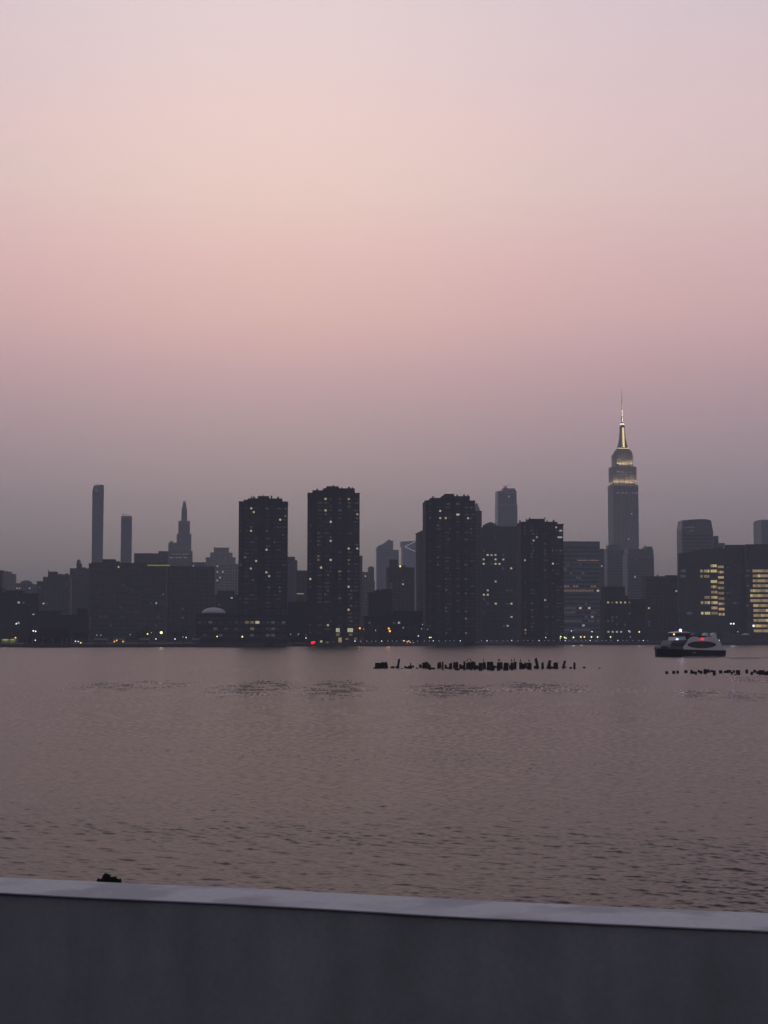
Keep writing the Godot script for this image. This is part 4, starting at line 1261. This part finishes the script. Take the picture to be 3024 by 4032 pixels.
func make_riverside() -> void:
	make_tree_meshes()
	var i := 0
	for q in [[128, 9.0], [305, 8.0], [338, 9.5], [545, 9.0], [575, 11.0], [690, 9.0], [722, 10.0], [1142, 10.5], [1162, 9.0], [1432, 11.0], [1462, 12.5], [1500, 13.5], [1585, 12.0], [1612, 14.0], [1640, 13.0], [1662, 11.0], [1700, 9.0], [2245, 8.5], [2392, 8.0], [2560, 9.0], [2596, 10.0], [2636, 9.0], [2690, 9.5], [2760, 9.0]]:
		tree(q[0], q[1], i, 16.0 + (i % 3) * 5.0)
		i += 1
	for q in [
		[131, 2484, "lamp_white", 0.55], [140, 2486, "lamp_white", 0.55], [139, 2521, "lamp_white", 0.4], [61, 2511, "lamp_amber", 0.6], [64, 2456, "lamp_white", 0.5],
		[297, 2525, "lamp_white", 0.4], [308, 2526, "lamp_white", 0.4], [318, 2531, "lamp_warm", 0.6], [381, 2501, "lamp_dim", 0.4], [397, 2501, "lamp_dim", 0.4],
		[581, 2496, "lamp_warm", 0.6], [596, 2491, "lamp_dim", 0.4], [635, 2491, "lamp_green", 1.1], [614, 2516, "lamp_white", 0.4], [689, 2516, "lamp_white", 0.45], [720, 2508, "lamp_dim", 0.4], [733, 2510, "lamp_white", 0.4], [513, 2499, "lamp_dim", 0.35],
		[855, 2506, "lamp_green", 0.5], [954, 2507, "lamp_warm", 0.7], [1144, 2497, "lamp_dim", 0.4], [1175, 2497, "lamp_dim", 0.45], [1205, 2512, "lamp_white", 0.4],
		[1417, 2474, "lamp_amber", 0.8], [1432, 2477, "lamp_dim", 0.4], [1479, 2482, "lamp_dim", 0.5], [1531, 2475, "lamp_amber", 0.8], [1535, 2485, "lamp_amber", 0.9], [1587, 2472, "lamp_dim", 0.45], [1647, 2504, "lamp_white", 0.45], [1664, 2459, "lamp_dim", 0.45], [1660, 2476, "lamp_dim", 0.45], [1684, 2478, "lamp_dim", 0.4],
		[1591, 2523, "lamp_warm", 0.5], [1603, 2526, "lamp_amber", 0.5], [1603, 2532, "lamp_amber", 0.4], [1615, 2529, "lamp_warm", 0.45], [1627, 2532, "lamp_amber", 0.5], [1691, 2510, "lamp_green", 0.5], [1697, 2510, "lamp_green", 0.5],
		[2149, 2510, "lamp_white", 0.4], [2208, 2507, "lamp_green", 0.7], [2206, 2514, "lamp_green", 0.4], [2223, 2510, "lamp_green", 0.7], [2229, 2513, "lamp_white", 0.6], [2258, 2510, "lamp_green", 0.75], [2287, 2508, "lamp_warm", 0.75], [2301, 2508, "lamp_warm", 0.7], [2329, 2508, "lamp_green", 0.7], [2353, 2508, "lamp_green", 0.7], [2404, 2508, "lamp_green", 0.65], [2331, 2487, "lamp_white", 0.5], [2250, 2484, "lamp_white", 0.45], [2482, 2508, "lamp_dim", 0.5], [2517, 2488, "lamp_warm", 0.75], [2476, 2484, "lamp_white", 0.45],
		[2878, 2456, "lamp_white", 0.75], [2889, 2456, "lamp_white", 0.8], [2905, 2487, "lamp_dim", 0.6], [2642, 2490, "lamp_warm", 0.5]]:
		street_lamp(q[0], q[1], q[2], q[3])
	# row of small lights on the railing of the esplanade
	var x := 1398.0
	var k := 0
	while x < 2570.0:
		var d := shore_d(x) - 0.15
		var p := at(x, 2531, d)
		var b := thing("esplanade_light", "tiny pale railing light " + place_of(x), "light", Vector3(p.x, LAND, p.z), 0.0, "row of small esplanade lights")
		var s := Shape.new()
		s.tube([Vector3(0, 0, 0), Vector3(0, 1.25, 0)], [0.07, 0.06], 6)
		put(b, "post", s.mesh(), M.dark_metal)
		var bright := (k * 7) % 5
		put(b, "globe", ball(0.3 if bright == 0 else 0.24), M.lamp_white if bright == 0 else M.lamp_dim, Vector3(0, 1.5, 0))
		x += 20.6 + 5.0 * sin(k * 1.7)
		k += 1
	# pair of red signal lights at the water's edge
	for q in [[1230, 2531, 1.0], [1237, 2529, 0.8]]:
		var p := at(q[0], q[1], shore_d(q[0]) - 0.5)
		var b := thing("red_beacon", "bright red signal lamp on a post at the foot of the tallest brick tower", "beacon", Vector3(p.x, LAND - 0.4, p.z), 0.0, "pair of red signal lamps")
		var s := Shape.new()
		s.tube([Vector3.ZERO, Vector3(0, p.y - LAND + 0.4 - q[2] * 0.5, 0)], [0.12, 0.1], 6)
		put(b, "post", s.mesh(), M.dark_metal)
		put(b, "lens", ball(q[2] * 0.85), M.lamp_red, Vector3(0, p.y - LAND + 0.4, 0))
	# low sheds and a lit pavilion on the left shore
	var sh := building("riverside_shed", "long dark low shed with pale pillars on the left shore", "building", 985, 5, 0.25, M.brown_brick, [[98, 285, 2512], [120, 275, 2474, 0, 0.6]], {"deep": 18.0, "plain_roof": true})
	for px in [104, 128, 168, 208, 245, 262, 280]:
		var s := Shape.new()
		var c := local(sh, px, 2530, 985, sh.get_meta("depth") / 2 + 0.35)
		s.box(Vector3(c.x - 0.35, 0, c.z - 0.3), Vector3(c.x + 0.35, 3.6, c.z + 0.3))
		put(sh, "pillar", s.mesh(), M.tan_stone)
	var roof := Shape.new()
	roof.box(Vector3(-15.5, 3.65, -6), Vector3(15.5, 4.1, sh.get_meta("depth") / 2 + 1.0))
	put(sh, "canopy", roof.mesh(), M.dark_metal)
	var pv := at(36, 2530, 992)
	var pav := thing("lit_pavilion", "small open pavilion lit greenish-yellow inside at the left end of the shore", "pavilion", Vector3(pv.x, LAND, pv.z), 0.09)
	var s := Shape.new()
	s.box(Vector3(-5.4, 3.2, -2.5), Vector3(5.2, 3.6, 2.2))
	put(pav, "roof", s.mesh(), M.dark_metal)
	s = Shape.new()
	s.box(Vector3(-5.0, 0, -2.3), Vector3(5.0, 3.19, -2.0))
	put(pav, "back_wall", s.mesh(), M.tan_stone)
	for c in [-4.6, 4.3, 0.3]:
		s = Shape.new()
		s.box(Vector3(c - 0.28, 0, 1.4), Vector3(c + 0.28, 3.19, 1.9))
		put(pav, "pillar", s.mesh(), M.tan_stone)
	for q in [[-2.6, 4.0, 2.55], [1.5, 2.4, 2.75], [3.6, 1.0, 2.4]]:
		put(pav, "light_panel", window_mesh(q[1], 0.5), glow(Color(0.78, 0.8, 0.5), 0.5), Vector3(q[0], q[2], -1.85))
	for c in [-2.5, 2.2]:
		var l := OmniLight3D.new()
		l.name = "pavilion_light"
		l.light_color = Color(0.9, 0.92, 0.6)
		l.light_energy = 3.0
		l.light_size = 0.5
		l.shadow_enabled = true
		pav.add_child(l, true)
		l.position = Vector3(c, 2.6, -0.4)
	for q in [[395, 54, "pale flat-roofed bus parked on the left shore beside the dark hospital", false], [468, 46, "pale bus with two glowing headlights on the left shore", true], [568, 40, "pale bus parked near the brightest greenish lamp", false], [770, 30, "pale van parked left of the terraced building", false]]:
		bus(q[0], q[1], q[2], q[3])
	# dock building with flat pale roofs behind the ferry
	var dock := building("ferry_terminal", "low flat-roofed pier building with pale fascia behind the ferry's stern", "building", 1290, 0, 0.15, M.steel, [[2836, 3110, 2517], [2850, 2960, 2497, 0, 0.6]], {"deep": 20.0})
	for q in [[2852, 2958, 2500], [2836, 3000, 2526], [2842, 2870, 2491]]:
		s = Shape.new()
		var a := local(dock, q[0], q[2], 1290, dock.get_meta("depth") / 2 + 0.2)
		var b := local(dock, q[1], q[2], 1290, dock.get_meta("depth") / 2 + 0.2)
		s.box(Vector3(a.x, a.y - 0.3, a.z - 0.2), Vector3(b.x, a.y + 0.3, a.z + 0.6))
		put(dock, "fascia", s.mesh(), M.cabin_grey)
	var tp := at(2936, 2499, 1286)
	var tent := thing("white_canopy", "small white peaked canopy above the pier building behind the ferry", "canopy", Vector3(tp.x, LAND, tp.z))
	s = Shape.new()
	s.frustum(0, 0, tp.y - LAND, tp.y - LAND + 1.2, 6.4, 4.0, 1.4, 1.0)
	put(tent, "roof", s.mesh(), M.white_membrane)
	for c in [-2.8, 2.8]:
		s = Shape.new()
		s.tube([Vector3(c, 0, 1.6), Vector3(c, tp.y - LAND, 1.6)], [0.08, 0.08], 6)
		put(tent, "post", s.mesh(), M.dark_metal)

func bus(px: float, wpx: float, label: String, lit: bool) -> void:
	var d := shore_d(px) + 6.0
	var p := at(px, 2540, d)
	var t := thing("parked_bus", label, "bus", Vector3(p.x, LAND, p.z), 0.03)
	var w := wpx * d / F
	var h := 3.2
	var s := Shape.new()
	s.box(Vector3(-w / 2, 0.45, -1.2), Vector3(w / 2, h - 0.25, 1.2))
	put(t, "body", s.mesh(), M.cabin_grey)
	s = Shape.new()
	s.frustum(0, 0, h - 0.247, h, w - 0.1, 2.36, w - 0.6, 1.9)
	put(t, "roof", s.mesh(), M.van_paint)
	var n := int(w / 1.5)
	for i in n:
		put(t, "window", window_mesh(1.15, 0.9), M.glass, Vector3((i - (n - 1) / 2.0) * 1.45, 2.2, 1.2))
	for c in [-w / 2 + 1.5, w / 2 - 1.5]:
		s = Shape.new()
		s.tube([Vector3(c, 0.48, 0.85), Vector3(c, 0.48, 1.24)], [0.48, 0.48], 14)
		put(t, "wheel", s.mesh(), M.dark_metal)
	if lit:
		for c in [-w * 0.36, w * 0.38]:
			put(t, "headlight", ball(0.55), glow(Color(1.0, 0.74, 0.5), 0.9), Vector3(c, 1.5, 1.35))
		put(t, "headlight", ball(0.4), M.lamp_amber, Vector3(-w * 0.16, 2.2, 1.35))

# ------------------------------------------------------------------ pilings and birds
var pile_meshes := []
func make_piles() -> void:
	for k in 6:
		var r := RandomNumberGenerator.new()
		r.seed = 300 + k
		var s := Shape.new()
		var sides := 9
		var rings := []
		for j in 6:
			var ring := []
			for i in sides:
				var a := TAU * i / sides
				var rad := 0.5 * (1.0 - 0.03 * j) * r.randf_range(0.86, 1.08)
				var y: float = [-0.6, 0.0, 0.3, 0.6, 0.85, 1.0][j]
				if j == 5:
					y += r.randf_range(-0.12, 0.0)
				ring.append(Vector3(sin(a) * rad, y, cos(a) * rad))
			rings.append(ring)
		for j in 5:
			for i in sides:
				var i2 := (i + 1) % sides
				s.quad(rings[j][i], rings[j][i2], rings[j + 1][i2], rings[j + 1][i])
		var mid := Vector3(0, 0.93, 0)
		for i in sides:
			s.tri(rings[5][i], rings[5][(i + 1) % sides], mid)
		pile_meshes.append(s.mesh())
	var kx := 0
	# [left, right, top, base] in enlarged picture units of the three stretches; a fifth value leans the pile
	var one := [[75, 105, 245, 265], [100, 150, 180, 265], [145, 190, 178, 265], [195, 235, 168, 262], [240, 285, 168, 264, -16], [325, 350, 235, 262], [350, 380, 230, 262], [395, 430, 228, 262], [412, 440, 117, 262, 26], [425, 450, 222, 255], [470, 505, 260, 270], [525, 550, 228, 262], [555, 590, 238, 268], [605, 620, 180, 262], [585, 630, 222, 268], [630, 665, 220, 252], [690, 725, 252, 268], [740, 775, 203, 255], [785, 825, 172, 262], [828, 860, 162, 262], [858, 885, 182, 270], [880, 907, 207, 282], [910, 940, 250, 278], [940, 970, 252, 278], [1003, 1030, 172, 268], [1030, 1060, 168, 260], [1070, 1092, 160, 280], [1110, 1140, 208, 268], [1140, 1170, 245, 270], [1172, 1195, 185, 275], [1195, 1218, 178, 272], [1235, 1268, 168, 265], [1270, 1303, 165, 262], [1258, 1290, 268, 292], [1292, 1323, 266, 292], [1320, 1350, 200, 270], [1350, 1385, 215, 270], [1382, 1408, 155, 285], [1420, 1450, 180, 275], [1450, 1490, 168, 270], [1490, 1525, 160, 270], [1475, 1510, 275, 290], [1533, 1560, 162, 282], [1560, 1590, 215, 275], [1605, 1655, 182, 292]]
	var two := [[0, 20, 200, 235], [18, 55, 155, 250], [65, 105, 145, 235], [120, 160, 137, 245], [165, 195, 138, 252], [185, 215, 185, 250], [210, 240, 195, 222], [248, 285, 148, 252], [285, 315, 145, 235], [330, 385, 150, 250], [400, 430, 180, 235], [418, 450, 150, 245], [455, 487, 142, 235], [528, 565, 148, 235], [565, 590, 165, 235], [590, 620, 152, 225], [628, 680, 152, 240], [710, 740, 195, 230], [745, 775, 92, 230, -30], [805, 833, 148, 235], [868, 900, 118, 232, 32], [890, 922, 155, 235], [925, 950, 205, 230], [955, 985, 150, 232], [985, 1013, 150, 232], [1060, 1086, 125, 228, 30], [1090, 1115, 205, 222], [1155, 1185, 208, 232], [1205, 1230, 150, 235], [1325, 1355, 207, 228], [1520, 1543, 220, 232]]
	var three := [[150, 188, 158, 197], [255, 290, 150, 195], [312, 345, 148, 192], [432, 472, 142, 185], [520, 550, 137, 195], [550, 585, 160, 195], [585, 612, 165, 210], [625, 655, 140, 178], [655, 692, 150, 195], [715, 755, 125, 198], [755, 800, 130, 180], [812, 850, 142, 175], [850, 888, 145, 217], [942, 985, 142, 190], [1010, 1050, 150, 185], [1050, 1085, 138, 185], [1085, 1115, 140, 180], [1110, 1140, 165, 205], [1145, 1172, 145, 180], [1190, 1215, 140, 200], [1215, 1247, 138, 212], [1160, 1195, 205, 218], [1327, 1365, 132, 190], [1405, 1437, 165, 212], [1445, 1480, 137, 180], [1490, 1525, 155, 200], [1525, 1560, 140, 210], [1560, 1605, 140, 205], [1605, 1640, 165, 215], [1636, 1670, 155, 215]]
	for q in one:
		pile(1450 + (q[0] + q[1]) / 2.0 / 3.687, (q[1] - q[0]) / 3.687, 2560 + q[2] / 3.687, 2560 + q[3] / 3.687, q[4] / 3.687 if q.size() > 4 else 0.0, kx, 0)
		kx += 1
	for q in two:
		pile(1880 + (q[0] + q[1]) / 2.0 / 3.19, (q[1] - q[0]) / 3.19, 2560 + q[2] / 3.19, 2560 + q[3] / 3.19, q[4] / 3.19 if q.size() > 4 else 0.0, kx, 0)
		kx += 1
	for q in three:
		pile(2580 + (q[0] + q[1]) / 2.0 / 3.736, (q[1] - q[0]) / 3.736, 2600 + q[2] / 3.736, 2600 + q[3] / 3.736, 0.0, kx, 1)
		kx += 1
	# birds perched on the tops
	var bm := bird_mesh()
	for q in [[1840.5, 2605, 2632.0, 1], [1852, 2604, 2632.0, -1], [1904, 2605.5, 2634.0, 1], [1962, 2606, 2635.0, -1], [1967, 2605.5, 2635.0, 1], [2014, 2607, 2635.0, -1], [2026, 2604.5, 2634.5, 1], [2050, 2606.4, 2634.0, 1], [2083, 2607.7, 2635.0, 1]]:
		var foot := on_level(q[0], q[2], 0.0)
		var d := -foot.z
		var p := at(q[0], q[1], d)
		var b := thing("perched_bird", "small dark water bird perched upright on a piling top", "bird", p, 0.0 if q[3] > 0 else PI, "birds on the pilings")
		put(b, "body", bm[0], M.feather)
		put(b, "leg", bm[1], M.feather, Vector3(0, 0, 0.04))
		put(b, "leg", bm[1], M.feather, Vector3(0, 0, -0.04))

func pile(px: float, wpx: float, ytop: float, ybase: float, lean: float, k: int, row: int) -> void:
	var foot := on_level(px, ybase, 0.0)
	var d := -foot.z
	var h: float = maxf(at(px, ytop, d).y, 0.12)
	var w := wpx * 1.34 * d / F
	var build := ("tall " if h > 1.35 else "short ") + ("thick" if w > 0.62 else "slim")
	var label := build + " dark timber piling in the crowded broken row"
	var group := "pilings of the crowded row"
	if row == 1:
		label = ("thick" if w > 0.55 else "slim") + (" taller" if h > 0.62 else " stubby") + " timber piling in the sparse row past the ferry"
		group = "pilings of the thin row"
	if lean != 0.0:
		label = "leaning dark timber pole sticking up out of the crowded piling row"
		group = "leaning piling poles"
	elif h < 0.55 and row == 0:
		label = "rotted low timber stump barely above water in the crowded piling row"
		group = "low stumps of the crowded row"
	var o := put(self, "timber_piling", pile_meshes[k % 6], M.timber, foot)
	tag(o, label, "piling", group)
	o.basis = Basis.from_scale(Vector3(w, h, w * 0.95))
	if lean != 0.0:
		o.basis = Basis(Vector3(0, 0, 1), -atan2(lean * d / F, h)) * Basis.from_scale(Vector3(w, h, w))
	else:
		o.basis = Basis(Vector3(0, 0, 1), 0.03 * sin(k * 2.3)) * Basis(Vector3.UP, k * 1.1) * o.basis

func bird_mesh() -> Array:
	var s := Shape.new()
	# tail to beak, one continuous body, standing upright
	s.tube([Vector3(-0.16, 0.06, 0), Vector3(-0.11, 0.14, 0), Vector3(-0.05, 0.23, 0), Vector3(0.0, 0.33, 0), Vector3(0.03, 0.42, 0), Vector3(0.025, 0.5, 0), Vector3(0.02, 0.57, 0), Vector3(0.05, 0.615, 0), Vector3(0.09, 0.625, 0), Vector3(0.17, 0.62, 0)],
		[0.012, 0.05, 0.095, 0.11, 0.085, 0.05, 0.038, 0.045, 0.03, 0.006], 10)
	var l := Shape.new()
	l.tube([Vector3(-0.01, -0.08, 0), Vector3(-0.02, 0.25, 0)], [0.014, 0.02], 5)
	l.box(Vector3(-0.02, -0.1, -0.03), Vector3(0.09, -0.08, 0.03))
	return [s.mesh(), l.mesh()]

# weed-grown stump just beyond the parapet
func make_clump() -> void:
	var c := on_level(424, 3475, 0.0)
	var d := -c.z
	var k := d / F
	var root := thing("weedy_stump", "small black lumpy stump poking above the water just beyond the pale parapet top", "stump", c)
	var r := RandomNumberGenerator.new()
	r.seed = 8
	var called := ["stump", "stump", "stump", "stump"]
	for q in [[-6.0, 27.0, 17.0], [-14.0, 22.0, 13.0], [3.0, 22.0, 15.0], [-1.0, 25.0, 9.0], [14.0, 13.0, 16.0], [28.0, 15.5, 12.0], [39.0, 7.5, 7.0], [48.0, 7.5, 7.0], [-27.0, 7.0, 12.0], [-37.0, 8.0, 7.0]]:
		var s := Shape.new()
		var rings := []
		for j in 7:
			var t := j / 6.0
			var ring := []
			for i in 11:
				var a := TAU * i / 11
				var rad: float = q[2] * k * (0.85 - 0.42 * t * t) * r.randf_range(0.82, 1.18)
				ring.append(Vector3(q[0] * k + sin(a) * rad, (q[1] + 8.0) * k * t * r.randf_range(0.9, 1.06), cos(a) * rad))
			rings.append(ring)
		for j in 6:
			for i in 11:
				var i2 := (i + 1) % 11
				s.quad(rings[j][i], rings[j][i2], rings[j + 1][i2], rings[j + 1][i])
		for i in range(1, 10):
			s.tri(rings[6][0], rings[6][i], rings[6][i + 1])
		put(root, "stump", s.mesh(), M.weed)

# ------------------------------------------------------------------ ferry
func make_ferry() -> void:
	var d := 528.0
	var p := at(2709, 2582, d)
	var root := thing("passenger_ferry", "white and black passenger ferry with oval side window and lit mast crossing the river", "ferry", Vector3(p.x, 0, p.z), deg_to_rad(22.0))
	root.scale = Vector3.ONE * 0.94
	# x runs from the bow (-13) to the stern (13); zoomed picture units to metres
	var X := func(u): return (u - 822.0) / 44.0
	var Y := func(v): return (672.0 - v) / 49.0
	# hull, lofted
	var hull := Shape.new()
	var rings := []
	for q in [[-13.0, 0.9, 0.5, 2.95], [-12.6, 1.7, 0.9, 2.95], [-11.0, 2.9, 1.7, 2.9], [-8.0, 3.8, 2.9, 2.75], [-3.0, 4.2, 3.7, 2.5], [4.0, 4.2, 3.9, 2.3], [13.0, 4.1, 3.8, 2.15]]:
		rings.append([Vector3(q[0], q[3], q[1]), Vector3(q[0], 0.6, q[2]), Vector3(q[0] + 0.15, -0.6, q[2] * 0.8), Vector3(q[0] + 0.15, -0.6, -q[2] * 0.8), Vector3(q[0], 0.6, -q[2]), Vector3(q[0], q[3], -q[1])])
	for i in rings.size() - 1:
		for k in 6:
			var k2 := (k + 1) % 6
			hull.quad(rings[i][k2], rings[i + 1][k2], rings[i + 1][k], rings[i][k])
	for e in [0, rings.size() - 1]:
		for k in range(1, 5):
			hull.tri(rings[e][0], rings[e][k], rings[e][k + 1])
	put(root, "hull", hull.mesh(), M.hull_black)
	var gun := Shape.new()
	for side in [-1, 1]:
		var pts := []
		for r in rings:
			pts.append(Vector3(r[0].x, r[0].y - 0.15, (r[0].z + 0.03) * side))
		gun.tube(pts, [0.14, 0.14, 0.14, 0.14, 0.14, 0.14, 0.14], 6)
	put(root, "rub_rail", gun.mesh(), M.hull_black)
	# main cabin with a raked front
	var cab := Shape.new()
	cab.slab([Vector2(X.call(395), 2.45), Vector2(X.call(1300), 2.25), Vector2(X.call(1290), Y.call(430)), Vector2(X.call(1160), Y.call(365)), Vector2(X.call(560), Y.call(395)), Vector2(X.call(470), Y.call(398)), Vector2(X.call(415), Y.call(470))], -3.3, 3.3)
	put(root, "cabin", cab.mesh(), M.cabin_grey)
	for i in 5:
		for side in [-1, 1]:
			put(root.get_node("cabin"), "cabin_window", window_mesh(1.0, 1.1), M.glass, Vector3(X.call(455.0 + i * 50.0), Y.call(470), 3.31 * side))
	# foredeck bulwark and door
	var bul := Shape.new()
	bul.slab([Vector2(X.call(272), 2.8), Vector2(X.call(400), 2.6), Vector2(X.call(400), Y.call(500)), Vector2(X.call(300), Y.call(490))], -2.2, 2.2)
	put(root, "foredeck", bul.mesh(), M.hull_black)
	# white sweeping side panels with oval windows
	var centre := Vector2(965, 470)
	var outer := PackedVector2Array([Vector2(618, 545), Vector2(632, 505), Vector2(680, 455), Vector2(750, 402), Vector2(810, 372), Vector2(880, 354), Vector2(1000, 348), Vector2(1130, 348), Vector2(1240, 352), Vector2(1256, 372), Vector2(1300, 425), Vector2(1318, 470), Vector2(1322, 515), Vector2(1392, 522), Vector2(1392, 572), Vector2(1100, 568), Vector2(850, 556)])
	for side in [-1, 1]:
		var panel := Shape.new()
		var n := 56
		var a0 := []
		var b0 := []
		for i in n:
			var a := TAU * i / n
			var dir := Vector2(cos(a), sin(a))
			var inner := centre + Vector2(cos(a) * 266, sin(a) * (62 if sin(a) < 0 else 60))
			inner.y += 10.0 * (inner.x - centre.x) / 266.0 * 0.5
			var far := centre + dir * 900.0
			var best := 900.0
			for j in outer.size():
				var hit = Geometry2D.segment_intersects_segment(centre, far, outer[j], outer[(j + 1) % outer.size()])
				if hit != null:
					best = minf(best, centre.distance_to(hit))
			var o := centre + dir * maxf(best, centre.distance_to(inner) + 4.0)
			# use the inner point along the same direction
			var ri := 1.0 / sqrt(pow(cos(a) / 266.0, 2) + pow(sin(a) / 61.0, 2))
			inner = centre + dir * minf(ri, best - 6.0)
			a0.append(Vector2(X.call(o.x), Y.call(o.y)))
			b0.append(Vector2(X.call(inner.x), Y.call(inner.y)))
		var z0: float = 3.55 * side
		var z1: float = 3.95 * side
		for i in n:
			var j := (i + 1) % n
			var A := Vector3(a0[i].x, a0[i].y, z1)
			var B := Vector3(a0[j].x, a0[j].y, z1)
			var C := Vector3(b0[j].x, b0[j].y, z1)
			var Dd := Vector3(b0[i].x, b0[i].y, z1)
			var back := Vector3(0, 0, z0 - z1)
			panel.quad(A, B, C, Dd)
			panel.quad(A + back, Dd + back, C + back, B + back)
			panel.quad(A, A + back, B + back, B)
			panel.quad(Dd, C, C + back, Dd + back)
		var side_panel := put(root, "side_panel", panel.mesh(), M.white_paint)
		var pane := Shape.new()
		var oval := []
		for i in 36:
			var a := TAU * i / 36
			oval.append(Vector2(X.call(965 + cos(a) * 272), Y.call(470 + sin(a) * 66)))
		oval.reverse()
		pane.slab(oval, minf(3.34 * side, 3.5 * side), maxf(3.34 * side, 3.5 * side))
		put(side_panel, "oval_window", pane.mesh(), M.glass)
	var after := Shape.new()
	after.slab([Vector2(X.call(1170), Y.call(360)), Vector2(X.call(1250), Y.call(360)), Vector2(X.call(1240), Y.call(290)), Vector2(X.call(1225), Y.call(268)), Vector2(X.call(1180), Y.call(275))], 1.6, 3.4)
	put(root, "exhaust_stack", after.mesh(), M.white_paint)
	var after2 := Shape.new()
	after2.slab([Vector2(X.call(1170), Y.call(360)), Vector2(X.call(1250), Y.call(360)), Vector2(X.call(1240), Y.call(290)), Vector2(X.call(1225), Y.call(268)), Vector2(X.call(1180), Y.call(275))], -3.4, -1.6)
	put(root, "exhaust_stack", after2.mesh(), M.white_paint)
	# wheelhouse
	var wh := Shape.new()
	wh.slab([Vector2(X.call(532), Y.call(396)), Vector2(X.call(735), Y.call(392)), Vector2(X.call(715), Y.call(332)), Vector2(X.call(548), Y.call(336))], -2.3, 2.3)
	var house := put(root, "wheelhouse", wh.mesh(), M.white_paint)
	var band := Shape.new()
	band.slab([Vector2(X.call(552), Y.call(335)), Vector2(X.call(790), Y.call(330)), Vector2(X.call(800), Y.call(270)), Vector2(X.call(538), Y.call(270))], -2.2, 2.2)
	put(house, "window_band", band.mesh(), M.glass)
	var rf := Shape.new()
	rf.slab([Vector2(X.call(530), Y.call(269)), Vector2(X.call(815), Y.call(269)), Vector2(X.call(780), Y.call(254)), Vector2(X.call(690), Y.call(243)), Vector2(X.call(580), Y.call(252))], -2.5, 2.5)
	put(house, "roof", rf.mesh(), M.white_paint)
	var up := Shape.new()
	up.slab([Vector2(X.call(735), Y.call(375)), Vector2(X.call(1165), Y.call(362)), Vector2(X.call(1165), Y.call(318)), Vector2(X.call(905), Y.call(318)), Vector2(X.call(800), Y.call(300)), Vector2(X.call(735), Y.call(300))], -2.6, 2.6)
	put(root, "upper_deck", up.mesh(), M.hull_black)
	for i in 9:
		for side in [-1, 1]:
			var rs := Shape.new()
			var xx: float = X.call(830.0 + i * 42.0)
			rs.tube([Vector3(xx, Y.call(330), 2.9 * side), Vector3(xx, Y.call(300), 2.9 * side)], [0.035, 0.035], 5)
			put(root, "railing_post", rs.mesh(), M.dark_metal)
	var mast := Shape.new()
	mast.tube([Vector3(X.call(690), Y.call(245), 0), Vector3(X.call(695), Y.call(195), 0)], [0.12, 0.06], 6)
	mast.tube([Vector3(X.call(690), Y.call(215), -0.8), Vector3(X.call(690), Y.call(215), 0.8)], [0.05, 0.05], 5)
	var pole := put(root, "mast", mast.mesh(), M.white_paint)
	var cr := Shape.new()
	cr.tube([Vector3(X.call(865), Y.call(305), 0.5), Vector3(X.call(915), Y.call(270), 0.5)], [0.16, 0.1], 6)
	put(root, "life_raft_davit", cr.mesh(), M.white_paint)
	put(pole, "mast_light", ball(0.5), M.lamp_white, Vector3(X.call(684), Y.call(225), 0.3))
	put(root, "side_light", ball(0.28), M.lamp_warm, Vector3(X.call(510), Y.call(293), 2.4))
	put(root, "deck_light", window_mesh(0.95, 0.5), glow(Color(0.75, 0.88, 1.0), 2.0), Vector3(X.call(566), Y.call(375), 2.36))
	put(root, "port_light", ball(0.32), M.lamp_red, Vector3(X.call(967), Y.call(370), 4.15))
	put(root, "stern_light", ball(0.25), M.lamp_white, Vector3(X.call(1278), Y.call(400), 3.7))
	for q in [["mast_glow", Color(0.95, 0.95, 1.0), Vector3(X.call(684), Y.call(225), 1.0), 3.0, 0.5], ["port_glow", Color(1.0, 0.1, 0.12), Vector3(X.call(967), Y.call(370), 4.9), 0.25, 0.4]]:
		var l := OmniLight3D.new()
		l.name = q[0]
		l.light_color = q[1]
		l.light_energy = q[3]
		l.light_size = q[4]
		l.omni_range = 40.0
		l.omni_attenuation = 2.0
		l.shadow_enabled = true
		root.add_child(l, true)
		l.position = q[2]

# foam trailing behind the ferry and along its waterline
func make_wake() -> void:
	var s := Shape.new()
	var r := RandomNumberGenerator.new()
	r.seed = 19
	for q in [[2850.0, 3030.0, 2590.0, 2589.0, 0.5], [2880.0, 2990.0, 2594.0, 2593.5, 0.35], [2690.0, 2850.0, 2586.0, 2584.0, 0.4]]:
		var a := on_level(q[0], q[2], 0.08)
		var b := on_level(q[1], q[3], 0.08)
		for i in 60:
			var p := a.lerp(b, r.randf()) + Vector3(r.randfn() * 0.3, r.randf() * 0.05, r.randfn() * q[4] * 2.0)
			var w := r.randf_range(0.3, 1.1)
			s.tube([p - Vector3(w, 0, 0), p + Vector3(0, 0.04, r.randfn() * 0.15), p + Vector3(w, 0, 0)], [0.01, r.randf_range(0.03, 0.09), 0.01], 6)
	var o := put(self, "wake_foam", s.mesh(), M.white_membrane)
	o.set_meta("kind", "stuff")
	tag(o, "faint pale foam streaks of wake trailing behind the ferry", "wake")

func _ready() -> void:
	rng.seed = 4242
	make_view()
	make_materials()
	make_water()
	print("water")
	make_land()
	make_parapet()
	make_city()
	print("city")
	make_riverside()
	make_piles()
	make_clump()
	make_ferry()
	make_wake()
	print("done ", get_child_count())
